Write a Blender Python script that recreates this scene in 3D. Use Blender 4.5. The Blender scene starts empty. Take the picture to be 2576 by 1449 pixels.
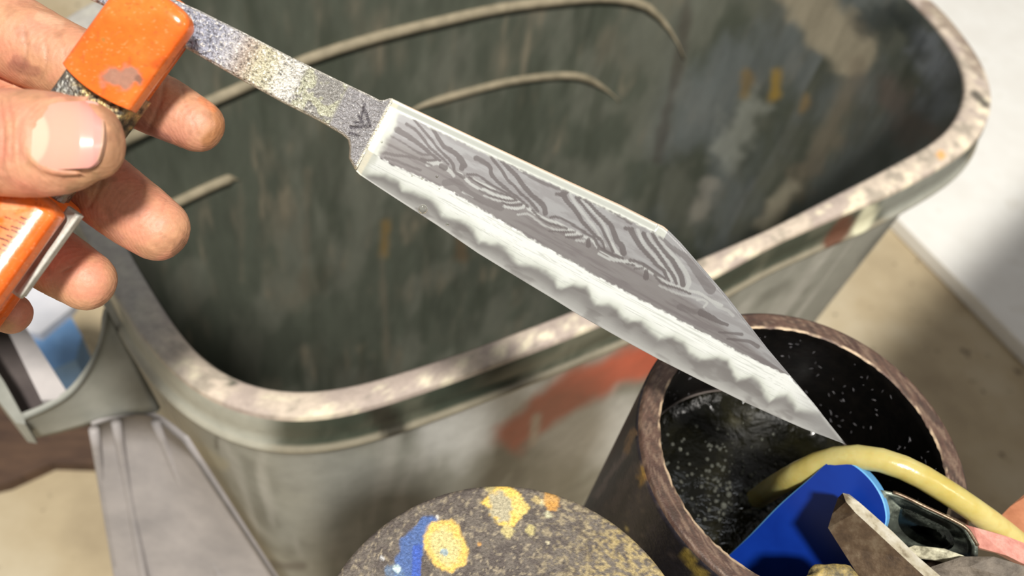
import bpy, bmesh, math, random
import numpy as np
from mathutils import Vector, Matrix
from mathutils.bvhtree import BVHTree
random.seed(7); rng = np.random.default_rng(7)
sc = bpy.context.scene
COL = sc.collection

# ------------------------------------------------------------------ camera, world, lights, exposure
IW, IH, F = 2576, 1449, 2250.0
R = np.array([[0.99068872, 0.08224231, 0.10849909],
              [0.0, -0.79692939, 0.60407247],
              [0.13614643, -0.59844779, -0.78950896]])   # world = R @ (right, down, forward)
CAMZ = 1.12
CAMP = np.array([0, 0, CAMZ])
cam_d = bpy.data.cameras.new('camera'); cam = bpy.data.objects.new('camera', cam_d); COL.objects.link(cam)
cam_d.sensor_width = 36; cam_d.lens = F / IW * 36
cam_d.clip_start = 0.01; cam_d.clip_end = 50
M = Matrix.Identity(4)
for i in range(3):
    M[i][0] = R[i, 0]; M[i][1] = -R[i, 1]; M[i][2] = -R[i, 2]; M[i][3] = CAMP[i]
cam.matrix_world = M
cam_d.dof.use_dof = True; cam_d.dof.focus_distance = 0.245; cam_d.dof.aperture_fstop = 13.5
sc.camera = cam
vs = sc.view_settings
vs.view_transform = 'Standard'; vs.look = 'None'; vs.gamma = 1; vs.use_curve_mapping = False
vs.exposure = 0.14

w = bpy.data.worlds.new('workshop_air'); sc.world = w; w.use_nodes = True
w.node_tree.nodes['Background'].inputs[0].default_value = (1.0, 0.97, 0.93, 1)
w.node_tree.nodes['Background'].inputs[1].default_value = 0.25

def area_light(name, loc, target, sx, sy, energy, col, spin=0.0):
    d = bpy.data.lights.new(name, 'AREA'); d.shape = 'RECTANGLE'; d.size = sx; d.size_y = sy
    d.energy = energy; d.color = col
    o = bpy.data.objects.new(name, d); COL.objects.link(o)
    o.location = loc
    q = (Vector(target) - Vector(loc)).to_track_quat('-Z', 'Y')
    o.rotation_euler = (q.to_matrix() @ Matrix.Rotation(spin, 3, 'Z')).to_euler()
    return o
TGT = (0.12, 0.26, 0.72)
KEY = (0.45, -2.0, 5.3)                # high-bay lamp of the workshop, above and behind the photographer's right
area_light('ceiling_lamp', KEY, (0.15, 0.35, 0.6), 0.45, 0.45, 385, (1.0, 0.96, 0.89))
area_light('side_lamp', (1.23, -0.44, 1.89), TGT, 0.22, 0.22, 3.5, (1.0, 0.95, 0.88))
area_light('ceiling_tube', (1.25, 1.5, 2.57), TGT, 1.3, 0.08, 4, (0.93, 0.97, 1.0), 0.6)

# ------------------------------------------------------------------ helpers
def s2l(c):
    c = np.array(c, float) / 255.0
    return np.where(c <= 0.04045, c / 12.92, ((c + 0.055) / 1.055) ** 2.4)
def rgba(c): return (*[float(v) for v in s2l(c)], 1.0)
def ray(p):
    p = np.atleast_2d(np.array(p, float))
    return np.c_[(p[:, 0] - IW / 2) / F, (p[:, 1] - IH / 2) / F, np.ones(len(p))] @ R.T
def at(px, py, d):                       # a point of the place, seen at (px, py), d metres ahead of the lens
    return CAMP + ray([(px, py)])[0] * d
def at_many(P):                          # rows (px, py, depth)
    P = np.array(P, float); return CAMP + ray(P[:, :2]) * P[:, 2:3]
def on_z(p, z):
    r = ray(p); return CAMP + r * ((z - CAMZ) / r[:, 2:3])
def to_px(X):
    c = (np.atleast_2d(X) - CAMP) @ R
    return np.c_[c[:, 0] / c[:, 2] * F + IW / 2, c[:, 1] / c[:, 2] * F + IH / 2], c[:, 2]
CX, CY, CZ = R[:, 0], R[:, 1], R[:, 2]   # right, down, forward

def empty(name, loc, label, cat, group=None):
    o = bpy.data.objects.new(name, None); COL.objects.link(o); o.location = [float(v) for v in loc]
    o.empty_display_size = 0.02
    o['label'] = label; o['category'] = cat
    if group: o['group'] = group
    return o
def tag(o, label, cat, group=None):
    o['label'] = label; o['category'] = cat
    if group: o['group'] = group
    return o
def link(name, me, parent=None, smooth=True, base=None):
    o = bpy.data.objects.new(name, me); COL.objects.link(o)
    if smooth: me.polygons.foreach_set('use_smooth', [True] * len(me.polygons))
    if parent is not None:
        o.parent = parent
        p = Vector((0, 0, 0)); q = parent
        while q is not None: p += q.location; q = q.parent
        o.location = -p
    elif base is not None:
        b = Vector([float(v) for v in base]); me.transform(Matrix.Translation(-b)); o.location = b
    return o
def mesh(name, V, Fc, mat, parent=None, smooth=True, col=None, base=None, extra=None):
    me = bpy.data.meshes.new(name)
    V = np.asarray(V, float)
    me.from_pydata(V.tolist(), [], [tuple(int(i) for i in f) for f in Fc]); 
    for m in (mat if isinstance(mat, (list, tuple)) else [mat]): me.materials.append(m)
    if col is not None:
        a = me.color_attributes.new('Col', 'FLOAT_COLOR', 'POINT')
        a.data.foreach_set('color', np.c_[np.clip(col, 0, 1), np.ones(len(V))].astype(np.float32).ravel())
    for k, v in (extra or {}).items():
        if v.ndim == 2:
            a = me.attributes.new(k, 'FLOAT_VECTOR', 'POINT'); a.data.foreach_set('vector', v.astype(np.float32).ravel())
        else:
            a = me.attributes.new(k, 'FLOAT', 'POINT'); a.data.foreach_set('value', v.astype(np.float32).ravel())
    me.update()
    return link(name, me, parent, smooth, base)
def grid_faces(n, m, wrap_n=False, wrap_m=False, flip=False, off=0):
    i = np.arange(n if wrap_n else n - 1)[:, None]; j = np.arange(m if wrap_m else m - 1)[None, :]
    i2 = (i + 1) % n; j2 = (j + 1) % m
    f = np.stack([i * m + j + 0 * j2, i2 * m + j, i2 * m + j2, i * m + j2], -1).reshape(-1, 4) + off
    return f[:, ::-1] if flip else f
def spline(P, n):
    P = np.array(P, float); k = len(P)
    t = np.r_[0, np.cumsum(np.linalg.norm(np.diff(P[:, :3], axis=0), axis=1) + 1e-9)]
    tt = np.linspace(0, t[-1], n)
    m = np.zeros_like(P); m[1:-1] = (P[2:] - P[:-2]) / (t[2:] - t[:-2])[:, None]
    m[0] = (P[1] - P[0]) / (t[1] - t[0]); m[-1] = (P[-1] - P[-2]) / (t[-1] - t[-2])
    i = np.clip(np.searchsorted(t, tt, 'right') - 1, 0, k - 2); h = (t[i + 1] - t[i])[:, None]; u = ((tt - t[i]) / (t[i + 1] - t[i]))[:, None]
    return ((2*u**3 - 3*u**2 + 1) * P[i] + (u**3 - 2*u**2 + u) * h * m[i] + (-2*u**3 + 3*u**2) * P[i+1] + (u**3 - u**2) * h * m[i+1])
def seg_dist(Q, poly):                   # distance of points Q (n,2) to a polyline, and where along it
    Q = np.asarray(Q, float); poly = np.asarray(poly, float)
    best = np.full(len(Q), 1e9); par = np.zeros(len(Q))
    for k in range(len(poly) - 1):
        a, b = poly[k, :2], poly[k + 1, :2]; ab = b - a
        u = np.clip(((Q - a) @ ab) / (ab @ ab + 1e-12), 0, 1)
        d = np.hypot(*(Q - a - u[:, None] * ab).T)
        m = d < best; best[m] = d[m]; par[m] = (k + u[m]) / (len(poly) - 1)
    return best, par
def sst(e0, e1, x):
    t = np.clip((x - e0) / (e1 - e0), 0, 1); return t * t * (3 - 2 * t)
def vnoise(P, scale, seed=0, octaves=3):  # smooth value noise in n-d, 0..1
    P = np.asarray(P, float); out = np.zeros(len(P)); amp = 1; tot = 0
    for o in range(octaves):
        q = P * scale * 2**o + seed * 17.13 + o * 5.7
        i = np.floor(q).astype(np.int64); f = q - i; f = f * f * (3 - 2 * f)
        dim = P.shape[1]; acc = np.zeros(len(P))
        for c in range(2**dim):
            bits = [(c >> d) & 1 for d in range(dim)]
            h = np.zeros(len(P), np.int64); wgt = np.ones(len(P))
            for d in range(dim):
                h = h * 73856093 + (i[:, d] + bits[d]) * [19349663, 83492791, 2971215073][d]
                wgt *= f[:, d] if bits[d] else 1 - f[:, d]
            h = (h ^ (h >> 13)) * 1274126177; h = (h ^ (h >> 16)) & 0xffff
            acc += wgt * h / 65535.0
        out += amp * acc; tot += amp; amp *= 0.5
    return out / tot
def mixc(a, b, t):
    t = np.asarray(t)[:, None]; return a * (1 - t) + b * t

# ------------------------------------------------------------------ materials
class NT:
    def __init__(s, name):
        s.m = bpy.data.materials.new(name); s.m.use_nodes = True; s.t = s.m.node_tree
        s.b = s.t.nodes['Principled BSDF']
    def n(s, typ, **kw):
        nd = s.t.nodes.new(typ)
        for k, v in kw.items():
            if k in nd.inputs: nd.inputs[k].default_value = v
            else: setattr(nd, k, v)
        return nd
    def l(s, a, b): s.t.links.new(a, b)
    def coords(s, scale=(1, 1, 1), attr=None, rot=(0, 0, 0)):
        if attr: src = s.n('ShaderNodeAttribute', attribute_name=attr).outputs['Vector']
        else: src = s.n('ShaderNodeNewGeometry').outputs['Position']
        mp = s.n('ShaderNodeMapping'); mp.inputs['Scale'].default_value = scale; mp.inputs['Rotation'].default_value = rot
        s.l(src, mp.inputs['Vector']); return mp.outputs[0]
    def noise(s, vec, scale, detail=4, rough=0.55, dist=0.0):
        nd = s.n('ShaderNodeTexNoise'); nd.inputs['Scale'].default_value = scale; nd.inputs['Detail'].default_value = detail
        nd.inputs['Roughness'].default_value = rough; nd.inputs['Distortion'].default_value = dist
        s.l(vec, nd.inputs['Vector']); return nd.outputs['Fac']
    def ramp(s, fac, stops, interp='LINEAR'):
        r = s.n('ShaderNodeValToRGB'); e = r.color_ramp.elements; r.color_ramp.interpolation = interp
        while len(e) < len(stops): e.new(0.5)
        for k, (p, c) in enumerate(stops):
            e[k].position = p; e[k].color = rgba(c) if not np.isscalar(c) else (c, c, c, 1)
        s.l(fac, r.inputs[0]); return r.outputs[0]
    def mix(s, a, b, fac, typ='MIX'):
        nd = s.n('ShaderNodeMix', data_type='RGBA', blend_type=typ)
        for k, v in ((0, fac), (6, a), (7, b)):
            if hasattr(v, 'links'): s.l(v, nd.inputs[k])
            else: nd.inputs[k].default_value = v if (np.isscalar(v)) else (rgba(v) if len(v) == 3 else v)
        return nd.outputs[2]
    def math(s, op, a, b):
        nd = s.n('ShaderNodeMath', operation=op)
        for k, v in ((0, a), (1, b)):
            if hasattr(v, 'links'): s.l(v, nd.inputs[k])
            else: nd.inputs[k].default_value = v
        return nd.outputs[0]
    def bump(s, h, strength, dist, prev=None):
        nd = s.n('ShaderNodeBump'); nd.inputs['Strength'].default_value = strength; nd.inputs['Distance'].default_value = dist
        s.l(h, nd.inputs['Height'])
        if prev is not None: s.l(prev, nd.inputs['Normal'])
        s.l(nd.outputs[0], s.b.inputs['Normal']); return nd.outputs[0]
    def col(s, c):
        if hasattr(c, 'links'): s.l(c, s.b.inputs['Base Color'])
        else: s.b.inputs['Base Color'].default_value = rgba(c)
        return s
    def set(s, **kw):
        for k, v in kw.items():
            k = k.replace('_', ' ')
            if hasattr(v, 'links'): s.l(v, s.b.inputs[k])
            else: s.b.inputs[k].default_value = v
        return s

def noise_mat(name, stops, scale, stretch=(1, 1, 1), rough=0.5, metal=0.0, bump=(0.3, 0.001, None), detail=6, coat=0.0):
    n = NT(name); v = n.coords(stretch); f = n.noise(v, scale, detail, 0.62)
    n.col(n.ramp(f, stops)).set(Roughness=rough, Metallic=metal)
    if coat: n.b.inputs['Coat Weight'].default_value = coat; n.b.inputs['Coat Roughness'].default_value = 0.12
    if bump: n.bump(n.noise(n.coords(), bump[2] or scale * 3, 5), bump[0], bump[1])
    return n.m
def paint_mat(name, rough=0.5, metal=0.0, var=0.25, scale=400, bump=(0.2, 0.0004, 900), stretch=(1, 1, 1), attr=None, coat=0.0, rough_var=0.0):
    n = NT(name); c = n.n('ShaderNodeAttribute', attribute_name='Col').outputs['Color']
    f = n.noise(n.coords(stretch, attr), scale, 6, 0.65)
    g = n.ramp(f, [(0.25, 1 - var), (0.75, 1 + var)]) if False else None
    mr = n.n('ShaderNodeMapRange'); mr.inputs[1].default_value = 0.3; mr.inputs[2].default_value = 0.7
    mr.inputs[3].default_value = 1 - var; mr.inputs[4].default_value = 1 + var; n.l(f, mr.inputs[0])
    cc = n.n('ShaderNodeVectorMath', operation='SCALE'); n.l(c, cc.inputs[0]); n.l(mr.outputs[0], cc.inputs['Scale'])
    n.col(cc.outputs[0]); n.set(Roughness=rough, Metallic=metal)
    if rough_var:
        r2 = n.n('ShaderNodeMapRange'); r2.inputs[1].default_value = 0.3; r2.inputs[2].default_value = 0.7
        r2.inputs[3].default_value = rough - rough_var; r2.inputs[4].default_value = rough + rough_var; n.l(f, r2.inputs[0]); n.set(Roughness=r2.outputs[0])
    if coat: n.set(**{'Coat_Weight': coat}); n.b.inputs['Coat Roughness'].default_value = 0.1
    if bump: n.bump(n.noise(n.coords(stretch, attr), bump[2], 5), bump[0], bump[1])
    return n.m

# ------------------------------------------------------------------ the setting: floor, board
mt = NT('dusty_concrete'); v = mt.coords()
f1 = mt.noise(v, 5, 6); c1 = mt.ramp(f1, [(0.3, (150, 134, 108)), (0.5, (178, 162, 132)), (0.7, (196, 184, 158))])
f2 = mt.noise(v, 38, 3); c2 = mt.mix(c1, (96, 86, 68), mt.ramp(f2, [(0.64, 0.0), (0.72, 0.8)]))
mt.col(c2).set(Roughness=0.75); mt.bump(mt.noise(v, 60, 6), 0.35, 0.003)
fl = mesh('floor', [(-4, -3, 0), (4.5, -3, 0), (4.5, 5, 0), (-4, 5, 0)], [(0, 1, 2, 3)], mt.m, smooth=False); fl['kind'] = 'structure'

def box_mesh(name, cx, cy, cz, sx, sy, sz, rotz, mat, parent=None, bevel=0.002, segs=3, base=None):
    bm = bmesh.new(); bmesh.ops.create_cube(bm, size=1)
    bmesh.ops.scale(bm, vec=(sx, sy, sz), verts=bm.verts)
    if bevel: bmesh.ops.bevel(bm, geom=bm.edges[:] + bm.verts[:], offset=bevel, segments=segs, affect='EDGES', profile=0.5)
    bmesh.ops.rotate(bm, cent=(0, 0, 0), matrix=Matrix.Rotation(rotz, 3, 'Z'), verts=bm.verts)
    bmesh.ops.translate(bm, vec=(cx, cy, cz), verts=bm.verts)
    me = bpy.data.meshes.new(name); bm.to_mesh(me); bm.free(); me.materials.append(mat)
    return link(name, me, parent, False, base)
n = NT('white_board'); vv = n.coords(); n.col(n.ramp(n.noise(vv, 14, 5), [(0.35, (234, 232, 226)), (0.62, (240, 239, 234)), (0.8, (222, 218, 208))])).set(Roughness=0.55)
n.bump(n.noise(vv, 50, 4), 0.1, 0.001)
# near edge of the board runs from under the tub towards the right
A = on_z([(2262, 552)], 0.03)[0]; B = on_z([(2576, 868)], 0.03)[0]
d = (B - A) / np.linalg.norm(B - A); nrm = np.array([-d[1], d[0], 0])
if nrm[1] < 0: nrm = -nrm
cen = A - d * 0.1 + nrm * 0.45
wb = box_mesh('white_board', cen[0], cen[1], 0.015, 1.8, 0.9, 0.03, math.atan2(d[1], d[0]), n.m, bevel=0.004, base=(cen[0], cen[1], 0))
tag(wb, 'large white board lying on the concrete floor behind the grey tub', 'board')

# bench added unseen on the right, so that its top shades the floor
n = NT('shade_bench_wood'); vv = n.coords((1, 8, 1)); n.col(n.ramp(n.noise(vv, 9, 6), [(0.3, (96, 70, 46)), (0.7, (150, 116, 78))])).set(Roughness=0.7)
def toward_key(p, h): p = np.asarray(p); return p + (np.array(KEY) - p) * (h / KEY[2])
BH = 0.90
e1, e2, e3 = [toward_key(on_z([p], 0.0)[0], BH) for p in ((2576, 610), (2240, 960), (2500, 1150))]
bd = (e1 - e2) / np.linalg.norm(e1 - e2); BR = math.atan2(bd[1], bd[0]); bnorm = np.array([bd[1], -bd[0], 0])
if (e3 - e2) @ bnorm < 0: bnorm = -bnorm
bp = (e1 + e2) / 2 + bd * 0.35 + bnorm * 0.50; bp[2] = 0
wbn = empty('shade_bench', (bp[0], bp[1], 0), 'added unseen wooden bench whose top shades the floor right of the pipe', 'shade_bench')
box_mesh('shade_bench_top', bp[0], bp[1], BH - 0.02, 1.6, 1.1, 0.04, BR, n.m, wbn, 0.004)
for a in (-0.62, 0.62):
    for b in (-0.48, 0.48):
        q = bp + bd * a + bnorm * b; box_mesh('shade_bench_leg', q[0], q[1], BH / 2 - 0.02, 0.06, 0.06, BH - 0.04, BR, n.m, wbn, 0.003)

# ------------------------------------------------------------------ grey tub
RZ = CAMZ - 0.40                       # rim height
TC = np.array([0.0918, 0.5113]); TH = 0.563
te1 = np.array([math.cos(TH), math.sin(TH)]); te2 = np.array([-math.sin(TH), math.cos(TH)])
inner_tr = [(329,636),(404,754),(474,853),(557,932),(652,969),(776,986),(900,965),(1045,919),(1300,832),(1752,652),(1933,575),(2114,481),(2269,399),(2347,357),(2399,305),(2420,243),(2425,197),(2409,155),(2363,78),(2295,0)]
outer_tr = [(300,762),(428,924),(515,990),(611,1031),(714,1052),(818,1050),(921,1027),(1025,990),(1170,944),(1300,895),(1788,699),(1959,606),(2114,538),(2218,497),(2347,430),(2451,362),(2492,290),(2495,233),(2477,171),(2425,88),(2363,10)]
def rim_curve(tr, a, b, nexp, N=480):
    W = on_z(tr, RZ)[:, :2] - TC; x = W @ te1; y = W @ te2
    ang = np.unwrap(np.arctan2(y, x)); se = (np.abs(np.cos(ang) / a)**nexp + np.abs(np.sin(ang) / b)**nexp)**(-1 / nexp)
    ratio = np.hypot(x, y) / se; o = np.argsort(ang)
    t = np.linspace(0, 2 * np.pi, 4000, endpoint=False)
    lo, hi = ang[o][0], ang[o][-1]
    tt = (t - lo) % (2 * np.pi) + lo
    cor = np.interp(tt, np.r_[lo - 0.5, ang[o], hi + 0.5], np.r_[1, ratio[o], 1])
    cor = np.where(tt > hi + 0.5, np.where(tt > lo + 2*np.pi - 0.5, 1 + (ratio[o][0] - 1) * (tt - (lo + 2*np.pi - 0.5)) / 0.5, 1), cor)
    k = np.hanning(161); k /= k.sum(); cor = np.convolve(np.r_[cor[-80:], cor, cor[:80]], k, 'valid')
    r = (np.abs(np.cos(t) / a)**nexp + np.abs(np.sin(t) / b)**nexp)**(-1 / nexp) * cor
    P = np.c_[r * np.cos(t), r * np.sin(t)]
    s = np.r_[0, np.cumsum(np.linalg.norm(np.diff(np.r_[P, P[:1]], axis=0), axis=1))]
    u = np.linspace(0, s[-1], N, endpoint=False)
    return np.c_[np.interp(u, s, np.r_[P[:, 0], P[0, 0]]), np.interp(u, s, np.r_[P[:, 1], P[0, 1]])]
NT_ = 560
cin = rim_curve(inner_tr, 0.3192, 0.182, 4.2, NT_); cout = rim_curve(outer_tr, 0.3373, 0.2016, 4.3, NT_)
def normals(P):
    tn = np.roll(P, -1, 0) - np.roll(P, 1, 0); tn /= np.linalg.norm(tn, axis=1)[:, None]; return np.c_[tn[:, 1], -tn[:, 0]]
nin, nout = normals(cin), normals(cout)
def tw(P2, z): return np.c_[TC[0] + P2[:, 0:1] * te1[0] + P2[:, 1:2] * te2[0], TC[1] + P2[:, 0:1] * te1[1] + P2[:, 1:2] * te2[1], np.broadcast_to(z, (len(P2),))]
tub = empty('storage_tub', (TC[0], TC[1], 0), 'large grey-green plastic tub with dusty rolled rim standing on the floor', 'tub')
TAPER = 0.035
# inner wall (rings top -> bottom), then floor of the tub
zs = np.r_[np.linspace(RZ - 0.002, 0.05, 150)]
def ring_in(z): return cin - nin * (RZ - z) * TAPER
def ring_out(z): return cout - nout * (0.0095 + (RZ - z) * TAPER)
rows = [tw(ring_in(z), z) for z in zs]
sh = np.linspace(1, 0.0, 12)[1:]
base_r = ring_in(0.05)
rows += [tw(base_r * q, 0.05 - 0.008 * (1 - q)) for q in sh]
V = np.concatenate(rows)
px, dep = to_px(V)
P3 = V * np.array([1, 1, 1])
# streaked film of dried grime, running down the wall
arc = np.tile(np.arange(NT_) / NT_ * 1.72, len(rows)); zz = V[:, 2]
st1 = vnoise(np.c_[arc * 36, zz * 6], 1, 1, 4); st2 = vnoise(np.c_[arc * 95, zz * 16], 1, 2, 3); bl = vnoise(np.c_[arc * 20, zz * 14], 1, 3, 4)
col = np.tile(s2l((103, 105, 94)), (len(V), 1))
m1 = vnoise(np.c_[arc * 24, zz * 13], 1, 12, 4)
col = mixc(col, s2l((81, 86, 75)), 0.85 * sst(0.42, 0.62, m1))
col = mixc(col, s2l((112, 108, 94)), 0.7 * sst(0.50, 0.72, bl * 0.6 + st2 * 0.4))
col = mixc(col, s2l((132, 124, 106)), 0.6 * sst(0.66, 0.80, st2) * sst(0.4, 0.6, bl))
col = mixc(col, s2l((68, 73, 62)), 0.6 * sst(0.6, 0.75, st1))
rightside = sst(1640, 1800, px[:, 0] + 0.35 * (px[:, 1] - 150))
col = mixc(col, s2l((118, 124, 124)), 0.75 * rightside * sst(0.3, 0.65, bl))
def stain(poly, wd, c, op, rag=0.5, soft=0.6, seed=5):
    global col
    d, _ = seg_dist(px, poly); d = d + (vnoise(px, 0.03, seed, 3) - 0.5) * wd * 2 * rag
    col = mixc(col, s2l(c), op * (1 - sst(wd * (1 - soft), wd * (1 + soft), d)) * (px[:, 1] < 1000))
stain([(1990, -60), (2060, 40), (2140, 120)], 62, (170, 160, 138), 0.95, 0.35, 0.3, 4)
for poly, wd, c, op in [
    ([(1880, 270), (1850, 340), (1830, 390)], 32, (168, 170, 160), 0.85), ([(1790, 470), (1760, 540)], 24, (178, 172, 160), 0.8),
    ([(1950, 190), (1945, 240)], 12, (186, 150, 60), 0.9), ([(1880, 190), (1870, 240)], 12, (150, 120, 60), 0.7),
    ([(2030, 240), (2015, 280)], 9, (160, 130, 80), 0.7), ([(970, 560), (965, 640)], 10, (140, 112, 60), 0.7),
    ([(2160, 170), (2090, 330), (2040, 420), (1960, 520)], 26, (140, 128, 110), 0.7), ([(2000, 470), (1940, 530), (1925, 560)], 18, (190, 182, 160), 0.75),
    ([(2240, 230), (2270, 300), (2330, 330)], 34, (128, 112, 104), 0.75), ([(2330, 110), (2370, 190), (2360, 260)], 34, (150, 156, 166), 0.75),
    ([(2180, 60), (2300, 40)], 30, (52, 58, 58), 0.8), ([(1730, 0), (1715, 120), (1650, 400)], 12, (64, 54, 48), 0.6),
    ([(960, 640), (975, 900)], 7, (112, 106, 92), 0.8), ([(775, 430), (765, 740)], 8, (108, 102, 88), 0.6), ([(605, 460), (608, 700)], 7, (110, 106, 92), 0.6),
    ([(1160, 560), (1165, 640)], 14, (120, 84, 44), 0.45), ([(2240, 20), (2320, 130)], 16, (44, 50, 50), 0.7)]:
    stain(poly, wd * 1.05, c, op * 0.8, 1.1, 0.8, int(poly[0][0]) % 50)
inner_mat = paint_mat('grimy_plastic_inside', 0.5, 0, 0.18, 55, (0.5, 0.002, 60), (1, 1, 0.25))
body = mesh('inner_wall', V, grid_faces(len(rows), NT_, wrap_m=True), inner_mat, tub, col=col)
bvh_in = BVHTree.FromPolygons(V.tolist(), [tuple(int(i) for i in f) for f in grid_faces(len(rows), NT_, wrap_m=True)])
# outer wall
zo = np.linspace(RZ - 0.030, 0.0, 150)
rows = []
for z in zo:
    r = ring_out(z); rows.append(tw(r, z))
rows += [tw(ring_out(0.0) * q, 0.0) for q in (0.97, 0.5, 0.0)]
V = np.concatenate(rows); px, dep = to_px(V); arc = np.tile(np.arange(NT_) / NT_ * 1.72, len(rows)); zz = V[:, 2]
bl = vnoise(np.c_[arc * 22, zz * 18], 1, 8, 4); st2 = vnoise(np.c_[arc * 90, zz * 10], 1, 9, 3)
col = np.tile(s2l((150, 151, 143)), (len(V), 1))
col = mixc(col, s2l((112, 113, 105)), 0.8 * sst(0.5, 0.7, bl)); col = mixc(col, s2l((186, 185, 178)), 0.6 * sst(0.55, 0.75, st2))
def stain2(poly, wd, c, op, rag=0.5, soft=0.6, seed=5):
    global col
    d, _ = seg_dist(px, poly); d = d + (vnoise(px, 0.02, seed, 3) - 0.5) * wd * 2 * rag
    col = mixc(col, s2l(c), op * (1 - sst(wd * (1 - soft), wd * (1 + soft), d)))
stain2([(1120, 1080), (1300, 1010), (1420, 1080), (1560, 1080)], 80, (206, 207, 204), 0.85)
stain2([(1690, 880), (1560, 930), (1430, 985), (1330, 1060), (1290, 1100)], 40, (186, 84, 60), 1.0, 0.45, 0.5)
stain2([(1350, 1050), (1340, 1110)], 10, (205, 195, 180), 0.8)
stain2([(760, 1180), (900, 1200), (820, 1290)], 60, (150, 152, 148), 0.5)
stain2([(480, 1120), (560, 1170)], 14, (176, 168, 140), 0.6)
stain2([(440, 1140), (480, 1260), (560, 1340)], 24, (158, 150, 130), 0.7)
stain2([(400, 1150), (440, 1240), (520, 1335), (640, 1420), (760, 1425)], 12, (84, 80, 78), 0.8)
stain2([(543, 1070), (545, 1130)], 4, (60, 62, 56), 0.9, 0.2)
mesh('outer_wall', V, grid_faces(len(rows), NT_, wrap_m=True, flip=True), paint_mat('scuffed_plastic_outside', 0.42, 0, 0.12, 70, (0.25, 0.001, 120)), tub, col=col)
# rolled rim: dusty top and glossy green lip
pt_ = [(0, -0.010), (0, -0.003), (0.05, -0.0008), (0.14, 0.0), (0.5, 0.0008), (0.86, 0.0), (0.96, -0.001), (1.0, -0.004)]
uq = np.linspace(0, 7, 25); prof = np.c_[np.interp(uq, range(8), [p[0] for p in pt_]), np.interp(uq, range(8), [p[1] for p in pt_])]
R1 = [tw(cin * (1 - t) + cout * t, RZ + dz) for t, dz in prof]
V1 = np.concatenate(R1); px, _ = to_px(V1); tt = np.repeat(prof[:, 0], NT_)
bl = vnoise(V1[:, :2], 45, 4, 4); b2 = vnoise(V1[:, :2], 150, 6, 3)
col = np.tile(s2l((190, 176, 160)), (len(V1), 1))
col = mixc(col, s2l((160, 146, 138)), 0.8 * sst(0.46, 0.62, bl)); col = mixc(col, s2l((220, 210, 184)), 0.85 * sst(0.52, 0.70, b2) * sst(0.15, 0.5, tt))
col = mixc(col, s2l((112, 108, 96)), 0.5 * sst(0.72, 0.80, 1 - b2 * 0.6 - bl * 0.4 + 0.12))
col = mixc(col, s2l((116, 104, 96)), 0.5 * (1 - sst(0.02, 0.16, tt)))
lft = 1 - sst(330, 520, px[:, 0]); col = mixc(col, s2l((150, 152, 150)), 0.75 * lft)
d, _ = seg_dist(px, [(583, 963), (584, 964)]); col = mixc(col, s2l((84, 84, 72)), 1 - sst(9, 15, d))
d, _ = seg_dist(px, [(2450, 235), (2480, 262)]); col = mixc(col, s2l((70, 66, 58)), 0.9 * (1 - sst(6, 14, d + 8 * (b2 - 0.5))))
d, _ = seg_dist(px, [(2366, 388), (2369, 392)]); col = mixc(col, s2l((206, 150, 80)), 0.9 * (1 - sst(6, 14, d)))
d, _ = seg_dist(px, [(2330, 20), (2400, 60), (2470, 160)]); col = mixc(col, s2l((120, 104, 90)), 0.7 * (1 - sst(10, 30, d + 40 * (b2 - 0.5))))
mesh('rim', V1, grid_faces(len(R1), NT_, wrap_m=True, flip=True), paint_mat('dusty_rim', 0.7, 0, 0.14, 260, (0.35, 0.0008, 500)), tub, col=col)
lipp = [(0.0, -0.004), (0.0010, -0.008), (0.0014, -0.016), (0.0016, -0.0245), (0.0035, -0.0262), (0.0052, -0.0275), (0.0052, -0.0292), (0.0030, -0.0302), (-0.004, -0.0302), (-0.020, -0.0302)]
R2 = [tw(cout + nout * o, RZ + dz) for (o, dz) in lipp]
V2 = np.concatenate(R2); px, _ = to_px(V2); ar = np.tile(np.arange(NT_) / NT_ * 1.72, len(R2)); zi = np.repeat([q[1] for q in lipp], NT_)
b2 = vnoise(np.c_[ar * 60, zi * 80], 1, 11, 4)
col = np.tile(s2l((62, 68, 58)), (len(V2), 1)); col = mixc(col, s2l((104, 104, 90)), 0.6 * sst(0.5, 0.75, b2))
lip_sheen = 1 - sst(640, 730, px[:, 0]); col = mixc(col, s2l((168, 168, 156)), 0.9 * lip_sheen)  # left corner lightened: reflection on the glossy lip put into the colour
col = mixc(col, s2l((146, 138, 120)), 0.75 * ((zi < -0.0255) & (zi > -0.0299)) * (1 - lip_sheen * 0.5))
d, _ = seg_dist(px, [(2130, 560), (2090, 610)]); col = mixc(col, s2l((96, 62, 48)), 0.9 * (1 - sst(14, 26, d)))
d, _ = seg_dist(px, [(2190, 530), (2160, 580)]); col = mixc(col, s2l((206, 204, 176)), 0.9 * (1 - sst(12, 24, d)))
d, _ = seg_dist(px, [(2250, 520), (2400, 420)]); col = mixc(col, s2l((150, 152, 144)), 0.7 * (1 - sst(25, 50, d)))
d, _ = seg_dist(px, [(960, 1040), (990, 1080)]); col = mixc(col, s2l((40, 38, 32)), 0.9 * (1 - sst(18, 50, d)))  # dark spot is the pipe's shadow, painted into the lip colour
mesh('rim_lip', V2, grid_faces(len(R2), NT_, wrap_m=True, flip=True), paint_mat('green_lip', 0.3, 0, 0.1, 120, (0.15, 0.0006, 200)), tub, col=col)
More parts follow.
